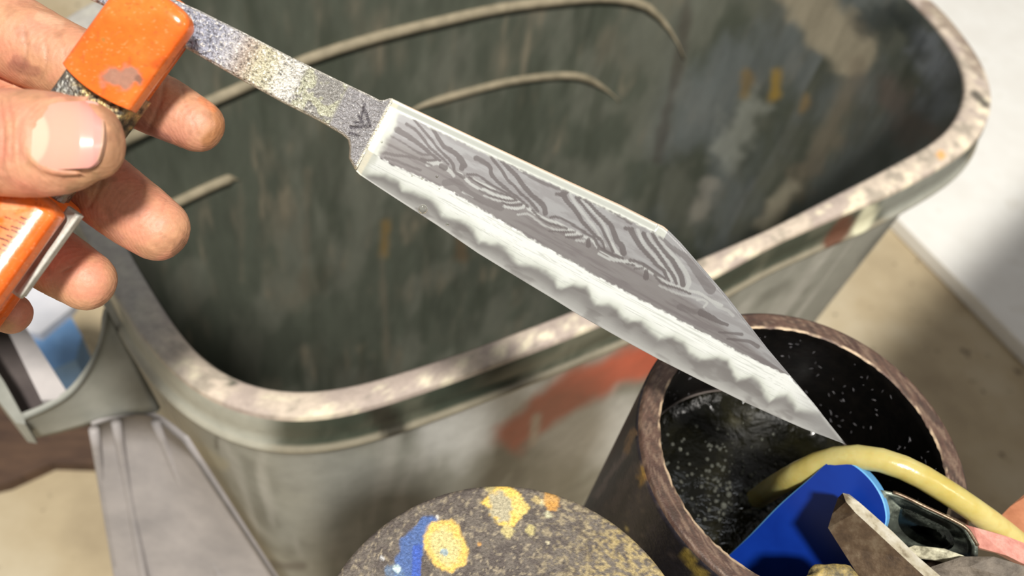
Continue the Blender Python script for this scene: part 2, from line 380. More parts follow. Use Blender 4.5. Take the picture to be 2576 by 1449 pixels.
# raised moulded beads on the inside wall
bead_mat = noise_mat('dusty_bead', [(0.3, (118, 110, 90)), (0.7, (152, 141, 118))], 60, rough=0.7, bump=(0.3, 0.001, 200))
def cast(p):
    r = Vector(ray([p])[0]).normalized(); h = bvh_in.ray_cast(Vector(CAMP), r); return np.array(h[0]) if h[0] is not None else None
def tube_mesh(name, C, rad, mat, parent=None, sides=10, col=None, cap=True, base=None, flat=None):
    C = np.asarray(C, float); n = len(C); rad = np.broadcast_to(rad, (n,))
    T = np.gradient(C, axis=0); T /= np.linalg.norm(T, axis=1)[:, None]
    ref = CZ if flat is None else flat
    Vv = []
    for i in range(n):
        u = np.cross(T[i], ref); u /= np.linalg.norm(u); w_ = np.cross(u, T[i])
        for k in range(sides):
            a = 2 * math.pi * k / sides; Vv.append(C[i] + rad[i] * (math.cos(a) * u + math.sin(a) * w_))
    Fc = grid_faces(n, sides, wrap_m=True).tolist()
    if cap:
        Vv += [C[0], C[-1]]; a, b = len(Vv) - 2, len(Vv) - 1
        for k in range(sides):
            Fc.append((k, (k + 1) % sides, a)); Fc.append(((n - 1) * sides + (k + 1) % sides, (n - 1) * sides + k, b))
    return mesh(name, Vv, Fc, mat, parent, col=col, base=base)
for poly, rr in [([(240, 385), (400, 310), (560, 240), (720, 170), (800, 138), (950, 92), (1100, 55), (1250, 22), (1400, 2), (1520, -6), (1610, 8), (1660, 45), (1700, 100), (1722, 150)], 0.0052),
                 ([(1010, 290), (1070, 262), (1160, 235), (1280, 205), (1400, 190), (1470, 196), (1530, 230), (1560, 258)], 0.0042),
                 ([(400, 530), (450, 505), (520, 472), (575, 450), (600, 452)], 0.0050)]:
    C = spline([[*p, 0] for p in poly], 40)[:, :2]
    W = [cast(p) for p in C]; W = np.array([q for q in W if q is not None])
    tap = np.clip(np.minimum(np.linspace(0, 6, len(W)), np.linspace(6, 0, len(W))), 0.15, 1) if rr < 0.005 else np.clip(np.linspace(8, 0, len(W)), 0.2, 1)
    tube_mesh('moulded_bead', W, rr * tap, bead_mat, tub, 12)
# loop handle below the rim on the left
hm = noise_mat('handle_plastic', [(0.3, (120, 122, 114)), (0.7, (152, 152, 144))], 30, rough=0.5, bump=(0.15, 0.0008, 200))
def band(name, P, hts, th, mat, parent):     # a standing strap: P plan points, hts (z low, z high), th thickness
    P = np.array(P, float); n = len(P); T = np.gradient(P, axis=0); T /= np.linalg.norm(T, axis=1)[:, None]; N = np.c_[T[:, 1], -T[:, 0]]
    Vv = []
    for i in range(n):
        zl, zh = hts[i]
        for (o, z) in ((-th/2, zl), (th/2, zl), (th/2, zh), (-th/2, zh)): Vv.append((P[i, 0] + N[i, 0] * o, P[i, 1] + N[i, 1] * o, z))
    Fc = grid_faces(n, 4, wrap_m=True).tolist() + [(3, 2, 1, 0), ((n-1)*4, (n-1)*4+1, (n-1)*4+2, (n-1)*4+3)]
    return mesh(name, Vv, Fc, mat, parent, smooth=False)
def prism(name, poly, z, th, mat, parent, zs=None):   # upright prism under a plan polygon
    T = on_z(poly, z) if zs is None else np.concatenate([on_z([p], zz_) for p, zz_ in zip(poly, zs)]); B = T - np.array([0, 0, th]); k = len(poly)
    return mesh(name, np.r_[T, B], [tuple(range(k)), tuple(range(2 * k - 1, k - 1, -1))] + [(i, k + i, k + (i + 1) % k, (i + 1) % k) for i in range(k)], mat, parent, smooth=False)
def sheet(name, top, bot, th, mat, parent, n=30, m=10):   # curved plate between two edges, rows (px, py, drop below rim)
    tp = spline(top, n); bt = spline(bot, n)
    a = np.array([on_z([p[:2]], RZ - p[2])[0] for p in tp]); b = np.array([on_z([p[:2]], RZ - p[2])[0] for p in bt])
    G = np.array([[a[i] + (b[i] - a[i]) * (j / (m - 1)) for j in range(m)] for i in range(n)])
    du = np.gradient(G, axis=0); dv = np.gradient(G, axis=1); N = np.cross(du, dv); N /= np.linalg.norm(N, axis=2)[..., None]
    if (N.mean((0, 1)) @ CZ) > 0: N = -N
    V = np.r_[G.reshape(-1, 3), (G - N * th).reshape(-1, 3)]; o = n * m
    Fc = np.r_[grid_faces(n, m), grid_faces(n, m, flip=True, off=o)].tolist()
    for i in range(n - 1): Fc += [(i * m, (i + 1) * m, (i + 1) * m + o, i * m + o), (i * m + m - 1, (i + 1) * m + m - 1, (i + 1) * m + m - 1 + o, i * m + m - 1 + o)]
    for j in range(m - 1): Fc += [(j, j + 1, j + 1 + o, j + o), ((n - 1) * m + j, (n - 1) * m + j + 1, (n - 1) * m + j + 1 + o, (n - 1) * m + j + o)]
    return mesh(name, V, Fc, mat, parent)
sheet('handle', [(270, 780, .014), (263, 830, .022), (246, 890, .034), (215, 950, .046), (175, 996, .053), (120, 1030, .056), (60, 1056, .056)],
      [(398, 1036, .078), (370, 1040, .080), (330, 1046, .083), (270, 1058, .086), (200, 1076, .088), (130, 1094, .089), (62, 1106, .089)], 0.004, hm, tub)
prism('handle_bar', [(68, 828), (168, 985), (140, 1004), (104, 1006), (26, 846), (-60, 690), (-20, 670)], RZ - 0.054, 0.010, noise_mat('handle_lit_plastic', [(0.3, (164, 160, 160)), (0.7, (190, 184, 182))], 30, rough=0.5, bump=None), tub)  # lit top face of the inner bar put into a lighter colour
prism('handle_bar', [(62, 1056), (64, 1068), (40, 1064), (-10, 1000), (-120, 850), (-100, 800), (10, 960)], RZ - 0.056, 0.022, hm, tub)
prism('handle_web', [(108, 1000), (140, 1040), (60, 1066), (-100, 820), (-60, 700), (30, 850)], RZ - 0.082, 0.004, noise_mat('handle_shaded_plastic', [(0.3, (66, 58, 58)), (0.7, (92, 84, 82))], 30, rough=0.6, bump=None), tub)  # trough floor of the same plastic, its shade put into the colour
prism('handle_bar', [(-118, 850), (-62, 690), (-20, 672), (150, 560), (120, 500), (-70, 600), (-170, 800)], RZ - 0.052, 0.026, hm, tub)
# ribbed panel running down the wall under the handle
pan = noise_mat('ribbed_panel_plastic', [(0.3, (138, 134, 134)), (0.7, (168, 162, 160))], 26, rough=0.5, bump=(0.15, 0.001, 200))
sheet('ribbed_panel', [(230, 1074, .083), (300, 1052, .082), (370, 1046, .080), (460, 1110, .076)], [(302, 1530, .26), (400, 1560, .27), (560, 1575, .27), (760, 1560, .26)], 0.004, pan, tub)
for (x0, y0, x1, y1, dr) in [(236, 1080, 312, 1540, .082), (292, 1062, 384, 1570, .081), (392, 1060, 600, 1560, .078)]:
    tube_mesh('panel_rib', [on_z([(x0 + (x1 - x0) * k / 11, y0 + (y1 - y0) * k / 11)], RZ - dr - 0.18 * k / 11)[0] for k in range(12)], 0.0028, pan, tub, 10)

# blue crate on the floor, glimpsed through the handle
bc = on_z([(130, 830)], 0.30)[0]
cr = empty('blue_crate', (bc[0], bc[1], 0), 'pale blue plastic crate with white rim on the floor behind the tub handle', 'crate')
bm_ = noise_mat('blue_plastic', [(0.3, (84, 124, 170)), (0.7, (124, 164, 208))], 20, rough=0.45, bump=None)
wm_ = noise_mat('white_plastic', [(0.3, (196, 198, 206)), (0.7, (216, 216, 222))], 20, rough=0.5, bump=None)
CB = [(20, 720), (150, 745), (206, 845), (190, 905), (120, 935), (-40, 900)]
prism('crate_body', CB, 0.30, 0.05, bm_, cr)
prism('crate_rim', [(40, 700), (200, 745), (180, 775), (100, 840), (40, 830), (10, 780)], 0.312, 0.012, wm_, cr)

strip_ob = prism('dark_strip', [(-120, 1000), (250, 1040), (280, 1170), (130, 1165), (20, 1215), (-120, 1250)], 0.02, 0.02, noise_mat('dark_strip_brown', [(0.3, (62, 44, 34)), (0.7, (96, 72, 54))], 14, (1, 4, 1), rough=0.75), None)  # flat dark brown shape laid on the floor
_c = strip_ob.data.vertices[0].co.copy(); strip_ob.data.transform(Matrix.Translation((-_c.x, -_c.y, 0))); strip_ob.location = (_c.x, _c.y, 0)
tag(strip_ob, 'dark brown flat strip lying on the floor below the tub handle', 'strip')

# ------------------------------------------------------------------ quench pipe
PC = np.array([0.13412, 0.13806]); PZ = CAMZ - 0.256; PR = 0.0572; PI_ = 0.0489
pipe = empty('steel_pipe', (PC[0], PC[1], 0), 'thick-walled black steel pipe standing upright with saw-cut rusty rim, filled with oil', 'pipe')
NA = 220; ang = np.linspace(0, 2 * np.pi, NA, endpoint=False); cs = np.c_[np.cos(ang), np.sin(ang)]
def circ(r, z): return np.c_[PC + cs * (r if np.isscalar(r) else r[:, None]), np.full(NA, z)]
# outside
zo = PZ - 0.0012 - np.r_[0, 0.0006, np.linspace(0.002, 0.22, 90), 0.4, PZ - 0.0012]
V = np.concatenate([circ(PR if i else PR - 0.0006, z) for i, z in enumerate(zo)]); px, _ = to_px(V)
aa = np.tile(ang, len(zo)); q = np.c_[aa * 12, V[:, 2] * 60]
b1 = vnoise(np.c_[aa * 8, V[:, 2] * 25], 1, 21, 4); b2 = vnoise(np.c_[aa * 60, V[:, 2] * 140], 1, 22, 3)
col = np.tile(s2l((44, 41, 46)), (len(V), 1)); col = mixc(col, s2l((70, 63, 70)), 0.7 * sst(0.5, 0.75, b1)); col = mixc(col, s2l((104, 92, 84)), 0.6 * sst(0.68, 0.8, b2))
for poly, wd, c in [([(1592, 1085), (1585, 1110), (1575, 1140)], 9, (150, 118, 84)), ([(1572, 1145), (1530, 1200), (1500, 1250)], 7, (112, 98, 98)),
                    ([(1610, 1180), (1615, 1210)], 10, (176, 140, 70)), ([(1632, 1195), (1630, 1205)], 8, (140, 104, 70)), ([(1600, 1170), (1540, 1270)], 12, (84, 74, 76)),
                    ([(1725, 1395), (1745, 1430), (1770, 1449)], 12, (170, 146, 70)), ([(1765, 1370), (1790, 1410)], 9, (150, 124, 70)), ([(1576, 1325), (1578, 1331)], 5, (210, 190, 120))]:
    d, _ = seg_dist(px, poly); col = mixc(col, s2l(c), 0.9 * (1 - sst(wd * 0.5, wd * 1.4, d + (b2 - 0.5) * wd * 2)))
mesh('pipe_outside', V, grid_faces(len(zo), NA, wrap_m=True, flip=True), paint_mat('black_mill_scale', 0.42, 0.35, 0.3, 500, (0.4, 0.0006, 700)), pipe, col=col)
# saw-cut rim
rr = np.r_[PR - 0.0006, PR - 0.0012, np.linspace(PR - 0.0018, PI_ + 0.0010, 12), PI_ + 0.0004]
jag = 0.00025 * (vnoise(np.c_[np.cos(ang) * 40, np.sin(ang) * 40], 1, 31, 3) - 0.5) * 4
V = []
for k, r in enumerate(rr):
    z = PZ - (0.0012 if k == 0 else 0.0003 if k == 1 else 0 if k < len(rr) - 1 else 0.0004)
    V.append(circ(r + (jag if k >= len(rr) - 2 else 0), z))
V = np.concatenate(V); loc = V[:, :2] - PC
ca, sa = math.cos(0.45), math.sin(0.45); sw = np.c_[loc[:, 0] * ca + loc[:, 1] * sa, -loc[:, 0] * sa + loc[:, 1] * ca]
b1 = vnoise(np.c_[sw[:, 0] * 1400, sw[:, 1] * 180], 1, 41, 3); b2 = vnoise(loc, 260, 42, 4)
col = np.tile(s2l((88, 66, 55)), (len(V), 1)); col = mixc(col, s2l((62, 42, 36)), 0.8 * sst(0.5, 0.65, b2)); col = mixc(col, s2l((120, 100, 84)), 0.7 * sst(0.55, 0.68, b1)); col = mixc(col, s2l((66, 54, 46)), 0.7 * sst(0.55, 0.7, 1 - b1))
ri = np.repeat(np.arange(len(rr)), NA); col = mixc(col, s2l((196, 172, 142)), 0.8 * (ri >= len(rr) - 2) * sst(0.4, 0.6, b2))
pr_mat = paint_mat('saw_cut_steel', 0.5, 0.15, 0.2, 900, (0.6, 0.0003, 1600))
mesh('pipe_rim', V, grid_faces(len(rr), NA, wrap_m=True, flip=True), pr_mat, pipe, col=col)
# inside wall, wet and black
OILZ = PZ - 0.048
ni = NT('wet_black_wall'); v = ni.coords(); ni.col(ni.ramp(ni.noise(v, 220, 4), [(0.4, (9, 8, 8)), (0.75, (20, 17, 15))])).set(Roughness=0.38)
ni.b.inputs['Specular IOR Level'].default_value = 0.25
ni.bump(ni.noise(v, 500, 3), 0.25, 0.0006)
zi = np.r_[PZ - 0.0004, PZ - 0.002, np.linspace(PZ - 0.004, OILZ - 0.03, 20), 0.02]
V = np.concatenate([circ(PI_ + (jag if k == 0 else 0) + (0.0004 if k == 0 else 0), z) for k, z in enumerate(zi)])
mesh('pipe_inside', V, grid_faces(len(zi), NA, wrap_m=True), ni.m, pipe)
# oil
no = NT('dark_oil'); v = no.coords(); fo = no.noise(v, 70, 5, 0.6, 0.6)
no.col(no.ramp(fo, [(0.45, (8, 8, 4)), (0.62, (20, 19, 8)), (0.80, (58, 56, 42))])).set(Roughness=no.ramp(no.noise(v, 180, 3), [(0.45, 0.06), (0.7, 0.3)]))
no.b.inputs['Specular IOR Level'].default_value = 0.35
no.bump(no.noise(v, 120, 4, 0.6, 0.5), 0.35, 0.003)
V = [np.c_[np.array([PC]), OILZ]]; rings = np.r_[np.linspace(0.05, 0.8, 20), np.linspace(0.82, 1, 24)] * (PI_ - 0.0001)
V = np.concatenate(V + [circ(r, OILZ + (0.0042 * max(0, (r - 0.0395) / 0.0094)**2)) for r in rings])
fc = grid_faces(len(rings), NA, wrap_m=True, off=1, flip=True).tolist() + [(0, 1 + (k + 1) % NA, 1 + k) for k in range(NA)]
oil = mesh('quench_oil', V, fc, no.m, None, base=(PC[0], PC[1], OILZ)); tag(oil, 'dark greenish quench oil with froth inside the upright steel pipe', 'oil')
nwl = NT('oil_scum'); nwl.col((96, 88, 84)).set(Roughness=0.3)
C = np.c_[PC + cs * (PI_ - 0.0003), np.full(NA, OILZ + 0.0043)]
tube_mesh('scum_line', np.r_[C, C[:1]], 0.00035, nwl.m, oil, 6, cap=False, flat=np.array([0, 0, 1.0]))
# froth bubbles (uncountable) on the oil
nb = NT('bubble_film'); nb.col((170, 172, 160)).set(Roughness=0.03, IOR=1.4); nb.b.inputs['Transmission Weight'].default_value = 0.85
bm = bmesh.new()
def bub(p, r):
    q = on_z([p], OILZ)[0]
    if np.hypot(*(q[:2] - PC)) > PI_ - r: return
    bmesh.ops.create_icosphere(bm, subdivisions=2, radius=r, matrix=Matrix.Translation((q[0], q[1], OILZ + r * 0.2)))
for _ in range(170):
    bub((1750 + 190 * rng.normal() * 0.8 + 60, 1200 + 70 * rng.normal()), rng.uniform(0.0003, 0.0009))
for _ in range(90):
    bub((1900 + 40 * rng.normal(), 1255 + 28 * rng.normal()), rng.uniform(0.0006, 0.0015))
me = bpy.data.meshes.new('froth'); bm.to_mesh(me); bm.free(); me.materials.append(nb.m)
fr = link('froth', me, oil); fr['kind'] = 'stuff'
# lint and droplets stuck on the wet inner wall
nl = NT('lint'); nl.col((120, 118, 122)).set(Roughness=0.25)
bm = bmesh.new()
for _ in range(190):
    a = rng.uniform(-0.7, 2.6); z = rng.uniform(OILZ + 0.001, PZ - 0.004); r = PI_ - 0.00012
    c = Vector((PC[0] + r * math.cos(a), PC[1] + r * math.sin(a), z)); L = rng.uniform(0.0003, 0.0012); t = rng.uniform(0.00005, 0.00011)
    m = Matrix.Translation(c) @ Matrix.Rotation(a, 4, 'Z') @ Matrix.Rotation(rng.uniform(0, 3.1), 4, 'X') @ Matrix.Diagonal((t * 1.5, t * 1.5, L, 1))
    bmesh.ops.create_icosphere(bm, subdivisions=1, radius=1, matrix=m)
me = bpy.data.meshes.new('lint'); bm.to_mesh(me); bm.free(); me.materials.append(nl.m)
o = link('lint', me, pipe); o['kind'] = 'stuff'

# ------------------------------------------------------------------ capped steel post with paint blots
DZ = CAMZ - 0.250; Dq = on_z([(845, 1449), (930, 1345), (1060, 1262), (1262, 1218), (1430, 1250), (1560, 1330), (1680, 1449)], DZ)[:, :2]
S_ = np.linalg.lstsq(np.c_[2 * Dq, np.ones(len(Dq))], (Dq**2).sum(1), rcond=None)[0]; DC = S_[:2]; DR = math.sqrt(S_[2] + S_[0]**2 + S_[1]**2)
post = empty('steel_post', (DC[0], DC[1], 0), 'round grey steel post with flat top spotted with yellow and blue paint', 'post')
nr, na = 130, 420; a2 = np.linspace(0, 2 * np.pi, na, endpoint=False); c2_ = np.c_[np.cos(a2), np.sin(a2)]
rad = np.linspace(0.002, DR - 0.0012, nr)
V = [np.array([[DC[0], DC[1], DZ]])] + [np.c_[DC + c2_ * r, np.full(na, DZ)] for r in rad] + [np.c_[DC + c2_ * (DR - 0.0004), np.full(na, DZ - 0.0004)], np.c_[DC + c2_ * DR, np.full(na, DZ - 0.0014)]]
V = np.concatenate(V); px, _ = to_px(V); L2 = V[:, :2] - DC
b1 = vnoise(px, 0.012, 51, 4); b2 = vnoise(px, 0.12, 52, 3); b3 = vnoise(px, 0.05, 53, 4)
col = np.tile(s2l((100, 92, 84)), (len(V), 1)); col = mixc(col, s2l((78, 70, 66)), 0.8 * sst(0.45, 0.62, b3)); col = mixc(col, s2l((150, 138, 116)), 0.75 * sst(0.6, 0.72, b2))
yb = sst(1440, 1600, px[:, 0] + 0.35 * (px[:, 1] - 1300)) ; col = mixc(col, s2l((168, 148, 96)), 0.85 * yb * sst(0.40, 0.6, b2 * 0.65 + b3 * 0.35)); 
bz = 1 - sst(0, 60, np.abs(px[:, 1] - 1290)); col = mixc(col, s2l((150, 136, 104)), 0.4 * sst(1300, 1400, px[:, 0]) * sst(0.5, 0.62, b2))
def blot(poly, wd, c, op=0.97, rag=0.35, sf=0.12, fq=0.05, seed=60):
    global col
    d, _ = seg_dist(px, poly); d = d + (vnoise(px, fq, seed, 3) - 0.5) * 2 * rag * wd
    col = mixc(col, s2l(c), op * (1 - sst(wd * (1 - sf), wd * (1 + sf), d)))
blot([(1080, 1330), (1040, 1370), (1020, 1430), (1020, 1480)], 31, (72, 98, 150), 0.95, 0.3)
blot([(1050, 1380), (1045, 1480)], 12, (58, 88, 172), 0.9, 0.3)
blot([(985, 1440), (1000, 1449)], 22, (96, 120, 150), 0.7, 0.5)
blot([(1112, 1355), (1128, 1390)], 47, (222, 184, 96), 0.97, 0.25, 0.1, 0.06); blot([(1110, 1360), (1125, 1385)], 33, (196, 184, 130), 0.9, 0.5, 0.3, 0.09); blot([(1116, 1388), (1118, 1390)], 8, (140, 160, 170), 0.9)
blot([(1262, 1262), (1272, 1280)], 42, (226, 190, 96), 0.97, 0.35, 0.1, 0.05); blot([(1300, 1270), (1312, 1278)], 20, (214, 188, 110), 0.95, 0.4); blot([(1256, 1262), (1262, 1282)], 27, (160, 156, 136), 0.9, 0.45, 0.2, 0.09)
for (x, y, r, c) in [(1230, 1226, 12, (170, 156, 110)), (1278, 1336, 15, (190, 176, 120)), (1333, 1332, 12, (176, 164, 112)), (1376, 1293, 9, (186, 182, 150)), (1364, 1262, 8, (190, 186, 150)), (1385, 1252, 20, (196, 150, 84)), (1388, 1272, 14, (190, 140, 70)), (1378, 1365, 5, (190, 180, 150)), (1205, 1368, 4, (200, 150, 80)), (998, 1431, 9, (190, 210, 210)), (960, 1403, 5, (190, 190, 190)), (1098, 1300, 4, (210, 206, 196)), (1350, 1258, 10, (180, 160, 110))]:
    blot([(x, y), (x + 2, y + 2)], r, c, 0.9, 0.5, 0.2, 0.09)
fc = grid_faces(nr + 2, na, wrap_m=True, off=1, flip=True).tolist() + [(0, 1 + (k + 1) % na, 1 + k) for k in range(na)]
mesh('post_top', V, fc, paint_mat('speckled_steel_top', 0.62, 0.1, 0.45, 1100, (0.6, 0.0006, 1300)), post, col=col)
V = np.concatenate([np.c_[DC + c2_ * DR, np.full(na, z)] for z in (DZ - 0.0014, DZ - 0.05, 0.0)])
mesh('post_side', V, grid_faces(3, na, wrap_m=True, flip=True), noise_mat('dark_post_steel', [(0.3, (46, 42, 42)), (0.7, (84, 76, 70))], 60, rough=0.55, metal=0.2), post)

# ------------------------------------------------------------------ knife
KS = 1.08
SA = math.radians(27.8); sd = np.array([math.cos(SA), math.sin(SA)]); td = np.array([-math.sin(SA), math.cos(SA)])
K0 = np.array([940.0, 340.0])
ka, kb = at(940, 340, 0.212 * KS), at(2125, 1115, 0.262 * KS)
kdir = (kb - ka) / np.linalg.norm(kb - ka)
kacr = np.cross(CZ, kdir); kacr /= np.linalg.norm(kacr)
kn = np.cross(kdir, kacr); kn = kn if kn @ CZ < 0 else -kn           # blade face normal, towards the viewer
def kpt(P, h):                         # pixel on the blade's middle plane, lifted h along its normal
    r = ray(P); t = ((ka - CAMP) @ kn) / (r @ kn); return CAMP + r * t[:, None] + kn * np.reshape(h, (-1, 1))
def st(P): P = np.atleast_2d(np.array(P, float)) - K0; return np.c_[P @ sd, P @ td]
def unst(q): return K0 + q[:, 0:1] * sd + q[:, 1:2] * td
spine = st([(985, 248), (1180, 340), (1369, 428), (1559, 515), (1650, 561), (1664, 568), (1678, 580), (1706, 608), (1820, 740), (1923, 873), (2044, 1014), (2126, 1117)])
edge = st([(889, 424), (905, 440), (950, 470), (1013, 511), (1100, 567), (1202, 637), (1300, 697), (1388, 750), (1452, 790), (1560, 851), (1657, 904), (1760, 956), (1869, 1010), (1950, 1047), (2021, 1078), (2126, 1117)])
ridge = st([(895, 372), (940, 394), (1134, 482), (1328, 597), (1490, 690), (1597, 747), (1744, 824), (1869, 892), (1930, 922), (1985, 945)])
hamon = [(880, 424), (925, 441), (967, 443), (1000, 460), (1012, 477), (1045, 488), (1080, 500), (1100, 520), (1110, 545), (1140, 555), (1170, 560), (1190, 580), (1205, 610), (1240, 612), (1270, 625), (1290, 650), (1303, 664), (1340, 668), (1375, 685), (1393, 700), (1402, 720), (1415, 722), (1440, 714), (1470, 722), (1485, 750), (1497, 765), (1525, 763), (1550, 775), (1565, 800), (1580, 808), (1610, 805), (1633, 830), (1655, 852), (1690, 845), (1714, 860), (1730, 885), (1757, 904), (1800, 897), (1825, 905), (1838, 935), (1852, 955), (1885, 948), (1905, 960), (1920, 990), (1935, 1010), (1950, 998), (1975, 992), (1990, 1010), (2000, 1030), (2060, 1040), (2126, 1117)]
ham = st(hamon)
s0 = spine[0, 0]; s1 = st([(2126, 1117)])[0, 0]
NS, N1, N2 = 760, 64, 60
S = np.r_[np.linspace(s0, s1 - 0.3, NS)]
tS = np.interp(S, spine[:, 0], spine[:, 1]); tE = np.interp(S, edge[:, 0], edge[:, 1])
tE = np.minimum(tE, np.interp(S, [s0, s0 + 14], [edge[0, 1] - 6, 1e3]))
tE = np.maximum(tE, tS + 0.05)
tR = np.interp(S, ridge[:, 0], ridge[:, 1], right=1e4); send = ridge[-1, 0]
tR = np.where(S > send, tS + 0.02 * (tE - tS), tR); tR = np.clip(tR, tS + 0.02 * (tE - tS), tE - 0.3 * (tE - tS))
TH_ = 0.0019
rowsT = np.concatenate([tS[:, None] + (tR - tS)[:, None] * np.linspace(0, 1, N1)[None], tR[:, None] + (tE - tR)[:, None] * np.linspace(0, 1, N2)[None, 1:]], 1)
m_ = rowsT.shape[1]
wide = np.clip((tE - tS) / 200, 0, 1)[:, None]
SS = np.repeat(S[:, None], m_, 1)
below = np.clip((rowsT - tR[:, None]) / (tE - tR)[:, None], 0, 1)
hh = TH_ * (1 - below) * np.clip((tE - tS) / 150, 0.25, 1)[:, None] ** 0.6
fromsp = rowsT - tS[:, None]; ons = SS < spine[4, 0]
hh = hh - 0.0007 * (1 - sst(4, 24, fromsp)) * ons * 1.0 - 0.0003 * (1 - sst(0, 8, fromsp)) * (~ons)
hh = np.maximum(hh, 0.00012)
q = np.c_[SS.ravel(), rowsT.ravel()]; PXB = unst(q)
VF = kpt(PXB, hh.ravel()); VB = kpt(PXB, -hh.ravel())
